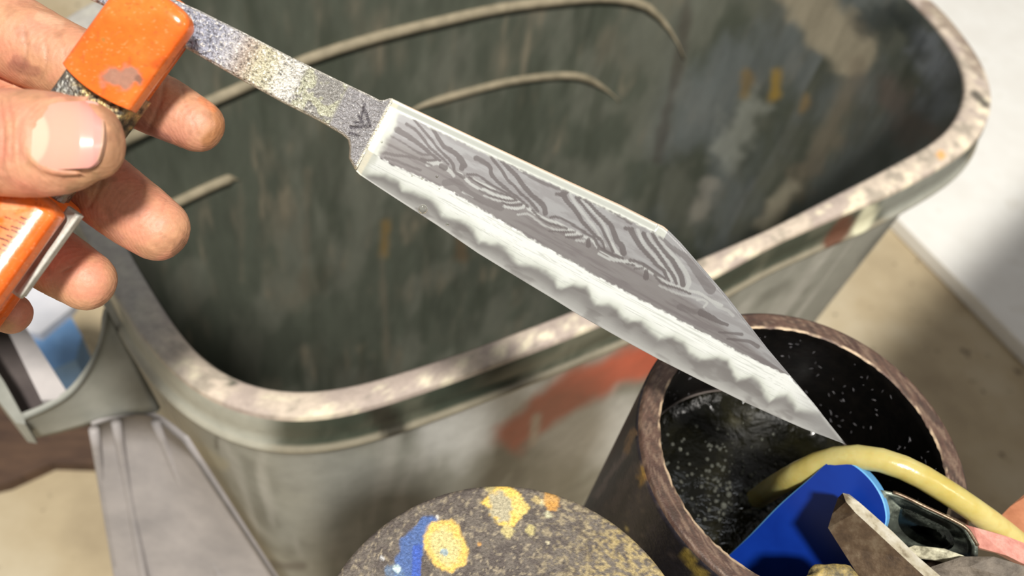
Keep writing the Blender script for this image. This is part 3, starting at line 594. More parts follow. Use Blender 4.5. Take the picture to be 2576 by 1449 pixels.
# --- pattern-welded steel colours
base = np.tile(s2l((142, 142, 143)), (len(q), 1))
flow = vnoise(np.c_[q[:, 0] * 0.02, q[:, 1] * 0.09], 1, 71, 4); base = mixc(base, s2l((127, 125, 126)), 0.8 * sst(0.4, 0.65, flow))
lowflat = sst(0.52, 0.70, (rowsT - tS[:, None]).ravel() / np.repeat(np.maximum(tR - tS, 1), m_))
base = mixc(base, s2l((112, 108, 107)), 0.85 * lowflat)
streak = vnoise(np.c_[q[:, 0] * 0.012 + q[:, 1] * 0.004, q[:, 1] * 0.16], 1, 72, 3); base = mixc(base, s2l((100, 94, 95)), 0.6 * lowflat * sst(0.5, 0.7, streak))
Z = 7.156
def crop(ox, oy, pts): return [(ox + x / Z, oy + y / Z) for x, y in pts]
DARK = [  # (origin x, origin y, points, start width, end width, strength)
 (880,230,[(1150,460),(1400,600),(1520,760),(1640,950),(1700,1010),(1830,1080),(1960,1200),(2040,1330)],45,100,1),
 (880,230,[(1100,470),(1300,700),(1450,870),(1560,1020),(1700,1160),(1800,1260),(1850,1400)],40,50,1),
 (880,230,[(1000,590),(1160,690),(1300,850),(1420,1010),(1560,1130),(1680,1240),(1750,1310)],60,40,1),
 (880,230,[(830,690),(1000,790),(1150,890),(1320,1020),(1450,1130),(1600,1240)],110,45,1),
 (880,230,[(720,800),(950,930),(1150,1060),(1280,1130),(1400,1140)],30,40,.9),
 (880,230,[(630,930),(800,1010),(950,1090),(1200,1190)],45,40,.7),
 (880,230,[(510,1090),(650,1110),(760,1140),(950,1160),(1100,1180),(1300,1260),(1450,1330)],60,40,.9),
 (880,230,[(620,1190),(800,1240),(950,1300),(1130,1370),(1250,1410)],45,45,.8),
 (880,230,[(1260,1210),(1400,1240),(1530,1230)],45,45,1),
 (920,370,[(1340,340),(1400,370)],100,110,1),
 (920,370,[(1640,190),(1720,300),(1700,380)],80,100,1),
 (920,370,[(1480,230),(1560,330),(1570,420),(1640,480),(1740,540)],50,60,1),
 (920,370,[(1400,640),(1600,620),(1760,760),(2000,920),(2400,1080)],120,120,.55),
 (1140,340,[(230,700),(420,720),(620,860),(820,980),(1000,1080),(1100,1160)],45,40,1),
 (1140,340,[(260,750),(430,860),(640,970),(860,1050),(1000,1090)],35,30,1),
 (1140,340,[(440,980),(640,1080),(800,1130),(960,1170),(1110,1170)],30,36,1),
 (1140,340,[(840,1200),(1000,1250),(1200,1235)],30,36,1),
 (1140,340,[(380,410),(520,480),(640,580),(650,680),(740,800),(900,940),(1050,1060),(1200,1180),(1310,1280)],90,36,1),
 (1140,340,[(620,340),(720,480),(850,640),(950,800),(1080,920),(1170,1030),(1270,1110),(1400,1230),(1470,1330)],60,44,1),
 (1140,340,[(790,400),(1000,620),(1120,740),(1200,860),(1280,960),(1400,1090),(1530,1200),(1610,1300),(1620,1390)],70,95,1),
 (1140,340,[(770,360),(950,470),(1150,600),(1300,700),(1450,790),(1650,880),(1850,950),(1960,980)],60,60,.8),
 (1220,470,[(1360,120),(1440,250),(1540,360),(1630,480),(1700,600),(1790,700),(1880,800),(1960,880),(2060,960),(2110,1090)],95,45,1),
 (1220,470,[(1250,120),(1360,140),(1440,80)],60,70,1),
 (1220,470,[(1600,180),(1720,320),(1830,460),(1950,600),(2050,720),(2110,850),(2180,980),(2260,1150)],55,50,1),
 (1220,470,[(1620,170),(1800,260),(1950,420),(2120,580),(2220,680),(2280,830),(2330,960),(2420,1060),(2450,1180)],40,115,1),
 (1220,470,[(1780,210),(2000,310),(2200,410),(2400,520),(2576,640)],50,60,.8),
 (1220,470,[(1140,545),(1240,530),(1400,590),(1550,680),(1700,770),(1830,860),(1930,920),(1990,1040),(2080,1110),(2250,1200),(2430,1270)],45,55,1),
 (1220,470,[(820,410),(900,500),(1000,580),(1100,640),(1250,680),(1430,740)],40,40,1),
 (1220,470,[(1110,780),(1350,800),(1580,800)],30,40,.9), (1220,470,[(1420,890),(1560,900),(1710,875)],34,50,1), (1220,470,[(1820,940),(1820,1040)],60,90,1),
 (1220,470,[(600,110),(750,240),(880,390),(920,430)],44,40,1), (1220,470,[(480,120),(640,250),(740,350)],40,40,1),
 (1500,570,[(480,20),(600,40)],70,70,1),
 (1500,570,[(580,60),(660,200),(740,340),(850,460),(960,580),(1050,690),(1160,770),(1210,880),(1260,960)],100,50,1),
 (1500,570,[(800,110),(840,200),(930,320),(1030,430),(1120,560),(1200,680),(1290,800),(1350,900),(1390,1010)],75,55,1),
 (1500,570,[(960,100),(1020,220),(1130,380),(1250,520),(1340,620),(1410,760),(1480,880),(1510,1030)],60,100,1),
 (1500,570,[(1090,150),(1250,310),(1400,430),(1560,530),(1700,700),(1850,900),(2000,1100)],50,200,.7),
 (1500,570,[(560,590),(700,620),(830,680),(950,760),(1080,850),(1190,920)],55,50,1),
 (1500,570,[(1000,860),(1090,960),(1200,1030),(1400,1090),(1640,1190)],44,40,1), (1500,570,[(0,380),(120,440),(260,510),(430,560)],60,40,1),
 (1500,570,[(500,650),(640,680)],36,40,.9), (1500,570,[(640,740),(790,730)],30,40,.9), (1500,570,[(850,790),(850,890)],70,110,1),
 (1640,680,[(830,740),(1000,820),(1150,900),(1300,960)],130,50,1.2), (1640,680,[(1150,1090),(1400,1110),(1560,1130)],30,60,.9),
 (1640,680,[(1300,1210),(1500,1230),(1700,1260),(1850,1350)],40,70,.9), (1640,680,[(450,640),(700,720),(850,700)],110,90,.5)]
LIGHT = [
 (920,370,[(1590,430),(1700,490),(1800,600),(1900,680),(2100,790),(2300,860),(2576,930)],50,50,1), (920,370,[(1720,800),(1900,900)],30,30,1), (920,370,[(1100,300),(1300,290),(1500,440),(1560,510)],90,60,.8),
 (1140,340,[(330,770),(520,880),(720,970)],26,30,1), (1140,340,[(500,960),(750,1070),(900,1110),(1040,1140)],44,44,1), (1140,340,[(520,1080),(740,1160),(950,1200),(1120,1190),(1180,1180)],30,40,.8), (1140,340,[(880,1270),(1080,1310),(1220,1290),(1250,1230)],44,50,1),
 (1220,470,[(740,370),(870,470),(980,540),(1150,600),(1300,660),(1450,750),(1600,800),(1720,880),(1880,930),(2000,1090),(2150,1200),(2400,1310),(2576,1360)],55,45,1), (1220,470,[(560,490),(740,480),(900,590),(1050,690),(1250,760),(1440,760)],40,40,.7), (1220,470,[(1420,850),(1600,840)],36,40,.9), (1220,470,[(1600,950),(1740,960)],40,50,.7), (1220,470,[(2230,1000),(2330,1160),(2400,1240)],70,50,1),
 (1220,470,[(1500,150),(1620,330),(1800,560),(1930,720),(2030,880),(2130,1060)],60,40,.7), (1220,470,[(1700,240),(1900,430),(2080,640),(2170,830),(2230,1000)],50,40,.7),
 (1500,570,[(0,470),(200,570),(400,600),(560,610),(700,690),(850,750),(980,830),(1130,940),(1300,1020),(1480,1080),(1600,1130),(1800,1180),(2000,1300),(2200,1400)],45,55,.9), (1500,570,[(1080,1040),(1300,1140),(1500,1210),(1650,1240),(1830,1290)],36,44,.6), (1500,570,[(700,50),(800,280),(950,460),(1100,640),(1220,800),(1310,960)],60,45,.7), (1500,570,[(880,120),(960,260),(1120,460),(1280,680),(1380,860),(1440,1010)],50,45,.6), (1500,570,[(1020,130),(1180,330),(1380,560),(1540,780),(1620,1000),(1560,1100)],50,90,.7),
 (1640,680,[(760,510),(860,510),(940,560),(880,640)],40,40,.8), (1640,680,[(1000,520),(1150,640),(1300,700),(1400,790)],50,60,.6)]
wob = (vnoise(PXB, 0.09, 73, 2) - 0.5) * 2.0
dk = np.zeros(len(q)); lt = np.zeros(len(q))
for L, acc in ((DARK, dk), (LIGHT, lt)):
    for ox, oy, pts, w0, w1, op in L:
        P = crop(ox, oy, pts); P = spline([[*p, 0] for p in P], max(8, 4 * len(P)))[:, :2] if len(P) > 2 else np.array(P)
        lo, hi_ = P.min(0) - 25, P.max(0) + 25
        sel = np.where(((PXB > lo) & (PXB < hi_)).all(1))[0]
        d, u = seg_dist(PXB[sel], P); hw = (w0 + (w1 - w0) * u) / Z / 2
        acc[sel] = np.maximum(acc[sel], op * (1 - sst(hw - 0.8, hw + 1.0, d + wob[sel])))
base = mixc(base, s2l((168, 170, 168)), np.clip(lt, 0, 1) * 0.85)
base = mixc(base, s2l((88, 82, 82)), np.clip(dk, 0, 1.0) * 0.85)
# polished, brushed band above the temper line, its reflection partly painted white; spine bevel; heel
tRr = np.repeat(tR, m_); tSr = np.repeat(tS, m_); tEr = np.repeat(tE, m_)
o_ = np.argsort(ham[:, 0]); tHr = np.repeat(np.interp(S, ham[o_, 0], ham[o_, 1]), m_)
dh, _ = seg_dist(PXB, spline([[*p, 0] for p in hamon], 300)[:, :2])
br = vnoise(np.c_[q[:, 0] * 0.012, q[:, 1] * 0.5], 1, 75, 3); br2 = vnoise(np.c_[q[:, 0] * 0.12, q[:, 1] * 0.25], 1, 76, 2)
inband = sst(-2.5, 2.5, q[:, 1] - tRr + (br2 - 0.5) * 7)
bandf = np.clip((q[:, 1] - tRr) / np.maximum(tHr - tRr, 6), 0, 1)
white = mixc(np.tile(s2l((214, 217, 214)), (len(q), 1)), s2l((190, 194, 186)), sst(0.45, 1.0, bandf))
white = mixc(white, s2l((176, 180, 174)), 0.7 * sst(0.58, 0.78, br))
base = mixc(base, white, inband * (PXB[:, 0] < 2126))
edgez = sst(-10, 10, q[:, 1] - tHr + (vnoise(PXB, 0.05, 79, 2) - 0.5) * 10)
eg = mixc(np.tile(s2l((128, 126, 124)), (len(q), 1)), s2l((166, 166, 163)), sst(0.25, 1, (q[:, 1] - tHr) / np.maximum(tEr - tHr, 1)))
eg = mixc(eg, s2l((108, 104, 102)), 0.5 * sst(0.5, 0.7, vnoise(np.c_[q[:, 0] * 0.02, q[:, 1] * 0.05], 1, 77, 3)))
base = mixc(base, eg, edgez)
tipz = sst(1960, 2080, PXB[:, 0]); base = mixc(base, s2l((146, 146, 145)), 0.7 * tipz * inband)
spb = (1 - sst(22, 29, fromsp.ravel() + (br2 - 0.5) * 8)) * np.repeat(S < spine[5, 0] + 14, m_)
spc = mixc(np.tile(s2l((180, 183, 176)), (len(q), 1)), s2l((176, 180, 174)), 0.7 * sst(0.5, 0.7, br))
spc = mixc(spc, s2l((206, 176, 150)), 0.9 * (1 - sst(1.5, 5, fromsp.ravel())))
base = mixc(base, spc, spb)
heel = 1 - sst(24, 44, q[:, 0] - s0 + (vnoise(PXB, 0.05, 78, 2) - 0.5) * 20); base = mixc(base, s2l((184, 187, 178)), heel * 0.8)
plg = (1 - sst(5, 11, np.abs(q[:, 0] - s0 - 13))); base = mixc(base, s2l((214, 208, 188)), plg * (0.6 + 0.4 * br2))
rough = 0.34 + 0.0 * q[:, 0]; rough = rough + 0.10 * inband * (1 - edgez) - 0.06 * edgez
nk = NT('pattern_steel'); cA = nk.n('ShaderNodeAttribute', attribute_name='Col').outputs['Color']; rA = nk.n('ShaderNodeAttribute', attribute_name='rough').outputs['Fac']
vv = nk.coords((0.03, 1.2, 1), 'st'); fb = nk.noise(vv, 1.0, 4, 0.7)
mr = nk.n('ShaderNodeMapRange'); mr.inputs[1].default_value = 0.3; mr.inputs[2].default_value = 0.7; mr.inputs[3].default_value = 0.94; mr.inputs[4].default_value = 1.05; nk.l(fb, mr.inputs[0])
sc_ = nk.n('ShaderNodeVectorMath', operation='SCALE'); nk.l(cA, sc_.inputs[0]); nk.l(mr.outputs[0], sc_.inputs['Scale'])
nk.col(sc_.outputs[0]).set(Metallic=0.35, Roughness=rA); nk.bump(fb, 0.06, 0.0002)
knife = empty('kitchen_knife', ka, 'unhandled pattern-welded steel knife with wavy temper line, its tang gripped in an orange clamp', 'knife')
nv = len(VF); Fc = np.r_[grid_faces(NS, m_), grid_faces(NS, m_, flip=True, off=nv)].tolist()
i = np.arange(NS - 1) * m_
for off in (0, m_ - 1):
    Fc += np.c_[i + off, i + m_ + off, i + m_ + off + nv, i + off + nv].tolist()
j = np.arange(m_ - 1)
Fc += np.c_[j, j + 1, j + 1 + nv, j + nv].tolist(); j2 = j + (NS - 1) * m_; Fc += np.c_[j2, j2 + 1, j2 + 1 + nv, j2 + nv].tolist()
cB = np.tile(s2l((150, 148, 147)), (nv, 1))
mesh('blade', np.r_[VF, VB], Fc, nk.m, knife, col=np.r_[base, cB], extra={'st': np.c_[np.r_[q, q], np.zeros(2 * nv)], 'rough': np.r_[rough, rough]})
# tang
tt_ = st([(210, -95), (290, -62), (400, -18), (502, 28), (617, 85), (729, 143), (835, 195), (928, 239), (953, 252), (966, 252), (980, 247), (988, 250)])
tb_ = st([(170, -28), (260, 14), (380, 74), (478, 127), (586, 189), (711, 258), (804, 305), (860, 338), (876, 352), (880, 372), (878, 398), (893, 426)])
NSt, mt_ = 420, 70
St = np.linspace(tt_[0, 0], s0 + 3, NSt)
o1, o2 = np.argsort(tt_[:, 0]), np.argsort(tb_[:, 0])
a_ = np.interp(St, tt_[o1, 0], tt_[o1, 1]); b_ = np.interp(St, tb_[o2, 0], tb_[o2, 1])
a_ = np.where(St > s0 - 1.5, spine[0, 1], a_); b_ = np.where(St > s0 - 6, np.maximum(b_, np.interp(St, [s0 - 6, s0], [b_[np.searchsorted(St, s0 - 6) - 1], tE[0]])), b_)
Tt = a_[:, None] + (b_ - a_)[:, None] * np.linspace(0, 1, mt_)[None]
q2 = np.c_[np.repeat(St, mt_), Tt.ravel()]; P2 = unst(q2)
ed = np.minimum(Tt - a_[:, None], b_[:, None] - Tt).ravel()
pit = vnoise(P2, 0.12, 81, 3); cov = 1 - sst(700, 800, P2[:, 0])
h2 = 0.0020 - 0.0006 * (1 - sst(0, 7, ed)) + 0.00028 * (pit - 0.5) * (0.3 + cov)
h2 = np.where(ed < 0.5, 0.0013, h2)
VF, VB = kpt(P2, h2), kpt(P2, -h2)
x = P2[:, 0] + 0.5 * (P2[:, 1] - 150)
b1 = vnoise(P2, 0.03, 82, 4); b2 = vnoise(P2, 0.16, 83, 3)
col = np.tile(s2l((190, 188, 192)), (len(q2), 1))
col = mixc(col, s2l((150, 154, 172)), (1 - sst(500, 590, x)) * 0.8); 
col = mixc(col, s2l((176, 158, 140)), sst(560, 620, x) * (1 - sst(640, 690, x)) * 0.85); col = mixc(col, s2l((206, 200, 166)), sst(610, 670, x) * (1 - sst(720, 760, x)) * 0.8)
col = mixc(col, s2l((222, 220, 210)), sst(690, 730, x) * (1 - sst(775, 790, x)) * 0.85)
col = mixc(col, s2l((146, 144, 140)), sst(775, 790, x)); col = mixc(col, s2l((184, 184, 160)), sst(775, 790, x) * (1 - sst(895, 915, x)) * sst(0.47, 0.53, b1) * 0.9)
col = mixc(col, s2l((150, 148, 150)), sst(905, 915, x)); col = mixc(col, s2l((62, 58, 60)), 0.85 * sst(0.62, 0.72, b2) * (x < 790) * 0.35)
for poly, wd in [([(912, 272), (921, 290), (928, 315)], 4), ([(900, 292), (912, 308), (890, 308)], 3), ([(882, 320), (925, 318)], 5), ([(878, 335), (900, 340)], 4), ([(915, 262), (905, 300)], 3)]:
    d, _ = seg_dist(P2, poly); col = mixc(col, s2l((78, 74, 80)), 0.85 * (1 - sst(wd * 0.6, wd * 1.5, d)))
col = mixc(col, s2l((214, 208, 196)), 0.7 * (1 - sst(2, 7, ed)))
col = mixc(col, s2l((232, 226, 205)), sst(s0 - 5, s0 + 1, q2[:, 0]))
n2 = len(q2); Fc = np.r_[grid_faces(NSt, mt_), grid_faces(NSt, mt_, flip=True, off=n2)].tolist(); i = np.arange(NSt - 1) * mt_
for off in (0, mt_ - 1): Fc += np.c_[i + off, i + mt_ + off, i + mt_ + off + n2, i + off + n2].tolist()
j = np.arange(mt_ - 1); Fc += np.c_[j, j + 1, j + 1 + n2, j + n2].tolist()
ntg = NT('scaly_tang_steel'); cA = ntg.n('ShaderNodeAttribute', attribute_name='Col').outputs['Color']; vv = ntg.coords()
fg = ntg.noise(vv, 1250, 2, 0.6); c_ = ntg.mix(cA, (238, 234, 224), ntg.ramp(fg, [(0.56, 0.0), (0.64, 0.75)])); c_ = ntg.mix(c_, (66, 62, 66), ntg.ramp(fg, [(0.34, 0.7), (0.43, 0.0)]))  # near-white flecks: sparkle of the rough scale put into the colour
mk_ = ntg.n('ShaderNodeAttribute', attribute_name='scale').outputs['Fac']; c_ = ntg.mix(cA, c_, mk_)
ntg.col(c_).set(Metallic=0.5, Roughness=0.3); ntg.bump(ntg.noise(vv, 1250, 3), 0.9, 0.0012)
tg = mesh('tang', np.r_[VF, VB], Fc, ntg.m, knife, col=np.r_[col, col], extra={'scale': np.r_[0.15 + 0.85 * (1 - sst(760, 800, P2[:, 0])), np.zeros(n2)]})
tg['label'] = 'rough heat-tinted tang of the knife'
# oil droplets on the blade
nd_ = NT('oil_droplet'); nd_.col((235, 235, 228)).set(Roughness=0.02, IOR=1.45); nd_.b.inputs['Transmission Weight'].default_value = 1.0
for (x, y, r) in [(1064, 525, 13), (1059, 447, 4), (1034, 441, 3), (1096, 443, 4), (1125, 563, 5), (1102, 473, 3), (958, 357, 3)]:
    g = st([(x, y)])[0]; k1 = np.argmin(abs(S - g[0])); hb_ = np.interp(g[1], rowsT[k1], hh[k1]); c = kpt([(x, y)], hb_)[0]
    bm = bmesh.new(); bmesh.ops.create_icosphere(bm, subdivisions=3, radius=1)
    rm = r * 0.215 * KS / F; mm = Matrix(np.c_[kdir, kacr, kn].tolist()).to_4x4()
    bmesh.ops.transform(bm, matrix=Matrix.Translation(c) @ mm @ Matrix.Diagonal((rm, rm, rm * 0.45, 1)), verts=bm.verts)
    me = bpy.data.meshes.new('oil_droplet'); bm.to_mesh(me); bm.free(); me.materials.append(nd_.m); link('oil_droplet', me, knife)

# ------------------------------------------------------------------ spring clamp with orange sleeves
clampo = empty('spring_clamp', at(200, 300, 0.195 * KS), 'spring clamp of hammered metal with orange vinyl sleeves held in the hand', 'clamp')
eA = np.array([-0.584, 0.811]); eW = np.array([0.811, 0.584])
def slab(name, c0, L, W, depth0, depth1, T, mat, colf=None, nL=90, nW=120, ex=5.0, round0=26, round1=0, taper=0.0, bulge=0.0, skew=0.0, parent=None):
    # flattened rounded sleeve: c0 pixel of its start centre, L and W in pixels, depth at both ends, thickness T metres
    u = np.linspace(0, 1, nL); ph = np.linspace(0, 2 * np.pi, nW, endpoint=False)
    pf = np.linspace(0, 2 * np.pi, 4001); e = 2 / ex; ar_ = (F / 0.2) * KS * T / W
    fx = np.sign(np.cos(pf)) * np.abs(np.cos(pf))**e; fz = np.sign(np.sin(pf)) * np.abs(np.sin(pf))**e
    al = np.r_[0, np.cumsum(np.hypot(np.diff(fx), np.diff(fz) * ar_))]; uu = np.linspace(0, al[-1], nW, endpoint=False)
    xw = np.interp(uu, al, fx); zt = np.interp(uu, al, fz)
    V = []; PP = []
    for k in u:
        l = k * L; sc0 = 1.0
        if round0 and l < round0: sc0 = min(sc0, 1 - (1 - math.sqrt(max(0, 1 - (1 - l / round0)**2))) * 0.5)
        if round1 and L - l < round1: sc0 = min(sc0, 1 - (1 - math.sqrt(max(0, 1 - (1 - (L - l) / round1)**2))) * 0.5)
        wd = W / 2 * (1 + taper * k); dd = (depth0 + (depth1 - depth0) * k) * KS
        w_ = wd * (sc0 if round0 or round1 else 1) * xw
        w_ = w_ * 1.0
        z_ = KS * T / 2 * zt * (0.35 + 0.65 * (sc0 * 2 - 1)) * (1 + bulge * (1 - xw**2))
        ln = l + skew * (xw**2 - 1) * (k > 0.5)
        p = np.array(c0) + eA * np.reshape(ln, (-1, 1)) + eW * w_[:, None]
        V.append(at_many(np.c_[p, np.full(nW, dd)]) - CZ * z_[:, None]); PP.append(p)
    V = np.concatenate(V); PP = np.concatenate(PP)
    Fc = grid_faces(nL, nW, wrap_m=True).tolist() + [tuple(range(nW)), tuple(range((nL - 1) * nW + nW - 1, (nL - 1) * nW - 1, -1))]
    px, _ = to_px(V)
    return mesh(name, V, Fc, mat, parent or clampo, col=colf(px) if colf else None)
def vinyl(px, marks=None, worn=()):
    c = np.tile(s2l((232, 104, 34)), (len(px), 1)); b = vnoise(px, 0.012, 91, 3)
    c = mixc(c, s2l((238, 122, 52)), 0.7 * sst(0.4, 0.7, b))
    sp = vnoise(px, 0.11, 92, 2); c = mixc(c, s2l((196, 88, 40)), 0.6 * sst(0.70, 0.8, sp)); c = mixc(c, s2l((250, 170, 120)), 0.35 * sst(0.72, 0.85, vnoise(px, 0.16, 93, 2)))
    for poly, wd, cc, op in worn:
        d, _ = seg_dist(px, poly); d = d + (vnoise(px, 0.05, 94, 3) - 0.5) * wd * 1.6; c = mixc(c, s2l(cc), op * (1 - sst(wd * 0.5, wd * 1.3, d)))
    for poly, wd in (marks or []):
        d, _ = seg_dist(px, poly); c = mixc(c, s2l((52, 40, 36)), 0.9 * (1 - sst(wd * 0.6, wd * 1.3, d)) * sst(0.2, 0.4, vnoise(px, 0.1, 95, 2)))
    return c
vm = paint_mat('orange_vinyl', 0.22, 0, 0.10, 700, (0.12, 0.0004, 600), coat=0.4)
slab('jaw_sleeve', (417, -8), 283, 205, 0.1855, 0.1875, 0.0062, vm, lambda p: vinyl(p, None, [([(280, 195), (310, 205), (330, 190)], 26, (142, 118, 104), 0.85), ([(258, 98), (260, 100)], 8, (150, 112, 50), 0.8), ([(330, 122), (340, 126)], 9, (170, 116, 50), 0.7), ([(390, 165), (410, 150)], 10, (190, 84, 30), 0.6), ([(345, 195), (350, 198)], 8, (96, 70, 60), 0.6)]), round0=40, bulge=0.22, skew=-14)
slab('jaw_sleeve', (432, -14), 270, 205, 0.2005, 0.2015, 0.0060, vm, vinyl, round0=40, bulge=0.2, skew=-14)
def hammered(px):
    b = vnoise(px, 0.10, 97, 3); c = np.tile(s2l((146, 134, 108)), (len(px), 1)); c = mixc(c, s2l((206, 186, 130)), sst(0.5, 0.62, b)); c = mixc(c, s2l((76, 74, 66)), sst(0.6, 0.72, 1 - b))
    return mixc(c, s2l((150, 152, 150)), 0.8 * (1 - sst(170, 215, px[:, 0])))
hmz = paint_mat('hammered_zinc', 0.28, 0.85, 0.2, 700, (0.8, 0.0012, 800))
slab('jaw_plate', (275, 190), 330, 184, 0.1885, 0.1925, 0.0030, hmz, hammered, round0=0, ex=7, bulge=0.3)
slab('jaw_plate', (285, 190), 330, 184, 0.2000, 0.2040, 0.0030, hmz, hammered, round0=0, ex=7)
slab('jaw_flange', (357, 246), 260, 20, 0.1915, 0.1945, 0.0075, hmz, hammered, round0=0, ex=7, nL=30, nW=24)
strokes = []
for k in range(13):
    y = 556 + k * 11.5; x = 78 - k * 7.6; strokes.append(([(x - 26 - 4 * (k % 3), y - 10 - (k % 2) * 3), (x + 2, y + 2)], 2.2))
    if k % 2: strokes.append(([(x - 58, y - 22), (x - 34, y - 12)], 2.0))
slab('handle_sleeve', (80, 473), 520, 205, 0.1890, 0.1780, 0.0070, vm, lambda p: vinyl(p, strokes, [([(20, 525), (40, 560), (-20, 640)], 30, (222, 158, 116), 0.45), ([(10, 520), (60, 520)], 9, (236, 160, 120), 0.4)]), round0=22, bulge=0.25, nL=240, nW=200)
slab('handle_sleeve', (128, 470), 560, 190, 0.2060, 0.2150, 0.0070, vm, vinyl, round0=22, bulge=0.2)
gz = noise_mat('grey_zinc', [(0.3, (160, 158, 150)), (0.7, (206, 203, 194))], 300, rough=0.5, metal=0.15, bump=(0.3, 0.0005, 600))
slab('handle_flange', (190, 530), 258, 40, 0.1935, 0.1935, 0.0016, gz, None, nL=30, nW=24, round0=0, ex=7)
slab('handle_flange', (200, 540), 250, 14, 0.1925, 0.1925, 0.0024, gz, None, nL=30, nW=24, round0=0, ex=7)
# torsion spring coil at the pivot, under the thumb
C = []
for k in range(160):
    a = k / 160 * 2 * math.pi * 5; C.append(at(150 + (k / 160 - 0.5) * 120, 395 + (k / 160 - 0.5) * 85, 0.197 * KS) + 0.0042 * (math.cos(a) * CZ + math.sin(a) * (CX * eA[0] + CY * eA[1])))
tube_mesh('pivot_spring', np.array(C), 0.0007, gz, clampo, 8)

# ------------------------------------------------------------------ left hand
def limb(sts, flat, n=70, m=36, tip=1.0, twist=0.0):
    # stations (px, py, depth, half width px); closed tapering sweep with a rounded tip
    P = np.array(sts, float); P[:, 2] *= KS; W3 = at_many(P[:, :3]); hw = P[:, 3] * P[:, 2] / F
    A_ = spline(np.c_[W3, hw], n); C, r = A_[:, :3], A_[:, 3]
    T = np.gradient(C, axis=0); T /= np.linalg.norm(T, axis=1)[:, None]
    # round the tip: add stations beyond the end
    k = 14; th = np.linspace(0, math.pi / 2, k + 1)[1:]
    C = np.r_[C, C[-1] + T[-1] * (r[-1] * tip * np.sin(th))[:, None]]; f = np.cos(th)**0.8; f[-1] = 0.02; r = np.r_[r, r[-1] * f]; T = np.r_[T, np.repeat(T[-1:], k, 0)]
    V = []; a = np.linspace(0, 2 * np.pi, m, endpoint=False)
    for i in range(len(C)):
        u = np.cross(CZ, T[i]); u /= np.linalg.norm(u); w_ = np.cross(T[i], u); w_ /= np.linalg.norm(w_)
        fl = flat[0] + (flat[1] - flat[0]) * min(1, i / n)
        V.append(C[i] + r[i] * (np.cos(a)[:, None] * u + fl * np.sin(a)[:, None] * w_))
    V = np.concatenate(V); N_ = len(C)
    return V, grid_faces(N_, m, wrap_m=True).tolist() + [tuple(range(m)), tuple(range(N_ * m - 1, (N_ - 1) * m - 1, -1))]
TD = 0.1765
parts = [
 limb([(-620, 60, .226, 118), (-420, -60, .222, 112), (-180, -10, .216, 110), (10, 80, .213, 108), (120, 134, .2125, 100), (240, 188, .212, 92), (330, 232, .212, 82), (410, 270, .2118, 79), (490, 311, .211, 69)], (0.9, 0.92), tip=1.05),
 limb([(-640, 160, .228, 118), (-400, 150, .226, 112), (-120, 240, .222, 108), (80, 340, .218, 102), (200, 430, .2165, 95), (300, 507, .215, 91), (350, 544, .2145, 88), (392, 573, .2142, 82)], (0.9, 0.92), tip=0.98),
 limb([(-640, 330, .230, 112), (-420, 380, .228, 104), (-200, 470, .224, 98), (0, 570, .220, 92), (90, 625, .2185, 86), (150, 664, .218, 83), (212, 703, .2175, 76)], (0.9, 0.92), tip=1.0),
 limb([(-640, 500, .232, 100), (-440, 570, .230, 86), (-250, 660, .226, 76), (-110, 722, .222, 68), (-40, 758, .2205, 60), (22, 786, .220, 53)], (0.9, 0.92), tip=1.05),
 limb([(-760, 60, .226, 170), (-560, 150, .210, 168), (-330, 270, .192, 150), (-160, 335, .183, 134), (-60, 354, .1795, 133), (40, 360, .178, 136), (130, 362, TD, 132), (200, 359, TD, 116), (232, 356, TD, 98)], (0.82, 0.74), tip=0.78),
 # palm and wrist, left of the frame
 limb([(-1250, 380, .250, 260), (-1050, 350, .246, 270), (-900, 320, .240, 330), (-760, 300, .235, 350), (-620, 300, .231, 320), (-520, 300, .229, 240)], (0.42, 0.40), tip=0.5),
]
# soft folds round the thumb nail
def on_thumb(x, y, lift):
    hw = np.interp(x, [-60, 40, 130, 200, 232, 300], [133, 136, 132, 116, 98, 40]); s = np.clip((y - 360) / hw, -0.98, 0.98)
    return at(x, y, TD * KS - (0.0110 * 0.74) * np.interp(x, [0, 130, 200, 235, 262], [1, 1, 0.96, 0.86, 0.70]) * math.sqrt(1 - s * s) - lift)
def foldtube(pts, rad):
    C = np.array([on_thumb(x, y, -0.0004) for x, y in spline([[*p, 0] for p in pts], 40)[:, :2]])
    rr_ = rad * np.clip(np.minimum(np.linspace(0, 5, 40), np.linspace(5, 0, 40)), 0.25, 1)
    V = []; a = np.linspace(0, 2 * np.pi, 10, endpoint=False); T = np.gradient(C, axis=0); T /= np.linalg.norm(T, axis=1)[:, None]
    for i in range(40):
        u = np.cross(CZ, T[i]); u /= np.linalg.norm(u); w_ = np.cross(T[i], u); V.append(C[i] + rr_[i] * (np.cos(a)[:, None] * u + np.sin(a)[:, None] * w_))
    return np.concatenate(V), grid_faces(40, 10, wrap_m=True).tolist() + [tuple(range(10)), tuple(range(399, 389, -1))]
parts.append(foldtube([(232, 241), (160, 250), (100, 266), (76, 300), (70, 345), (76, 390), (110, 418), (170, 434), (235, 436)], 0.00105))
V = []; Fc = []; off = 0
for v_, f_ in parts:
    V.append(v_); Fc += [tuple(int(i) + off for i in f) for f in f_]; off += len(v_)
me = bpy.data.meshes.new('hand_raw'); me.from_pydata(np.concatenate(V).tolist(), [], Fc); me.update()
tmp = bpy.data.objects.new('hand_raw', me); COL.objects.link(tmp)
rm = tmp.modifiers.new('r', 'REMESH'); rm.mode = 'VOXEL'; rm.voxel_size = 0.00055
sm = tmp.modifiers.new('s', 'SMOOTH'); sm.factor = 0.5; sm.iterations = 6
bpy.context.view_layer.update(); dg = bpy.context.evaluated_depsgraph_get()
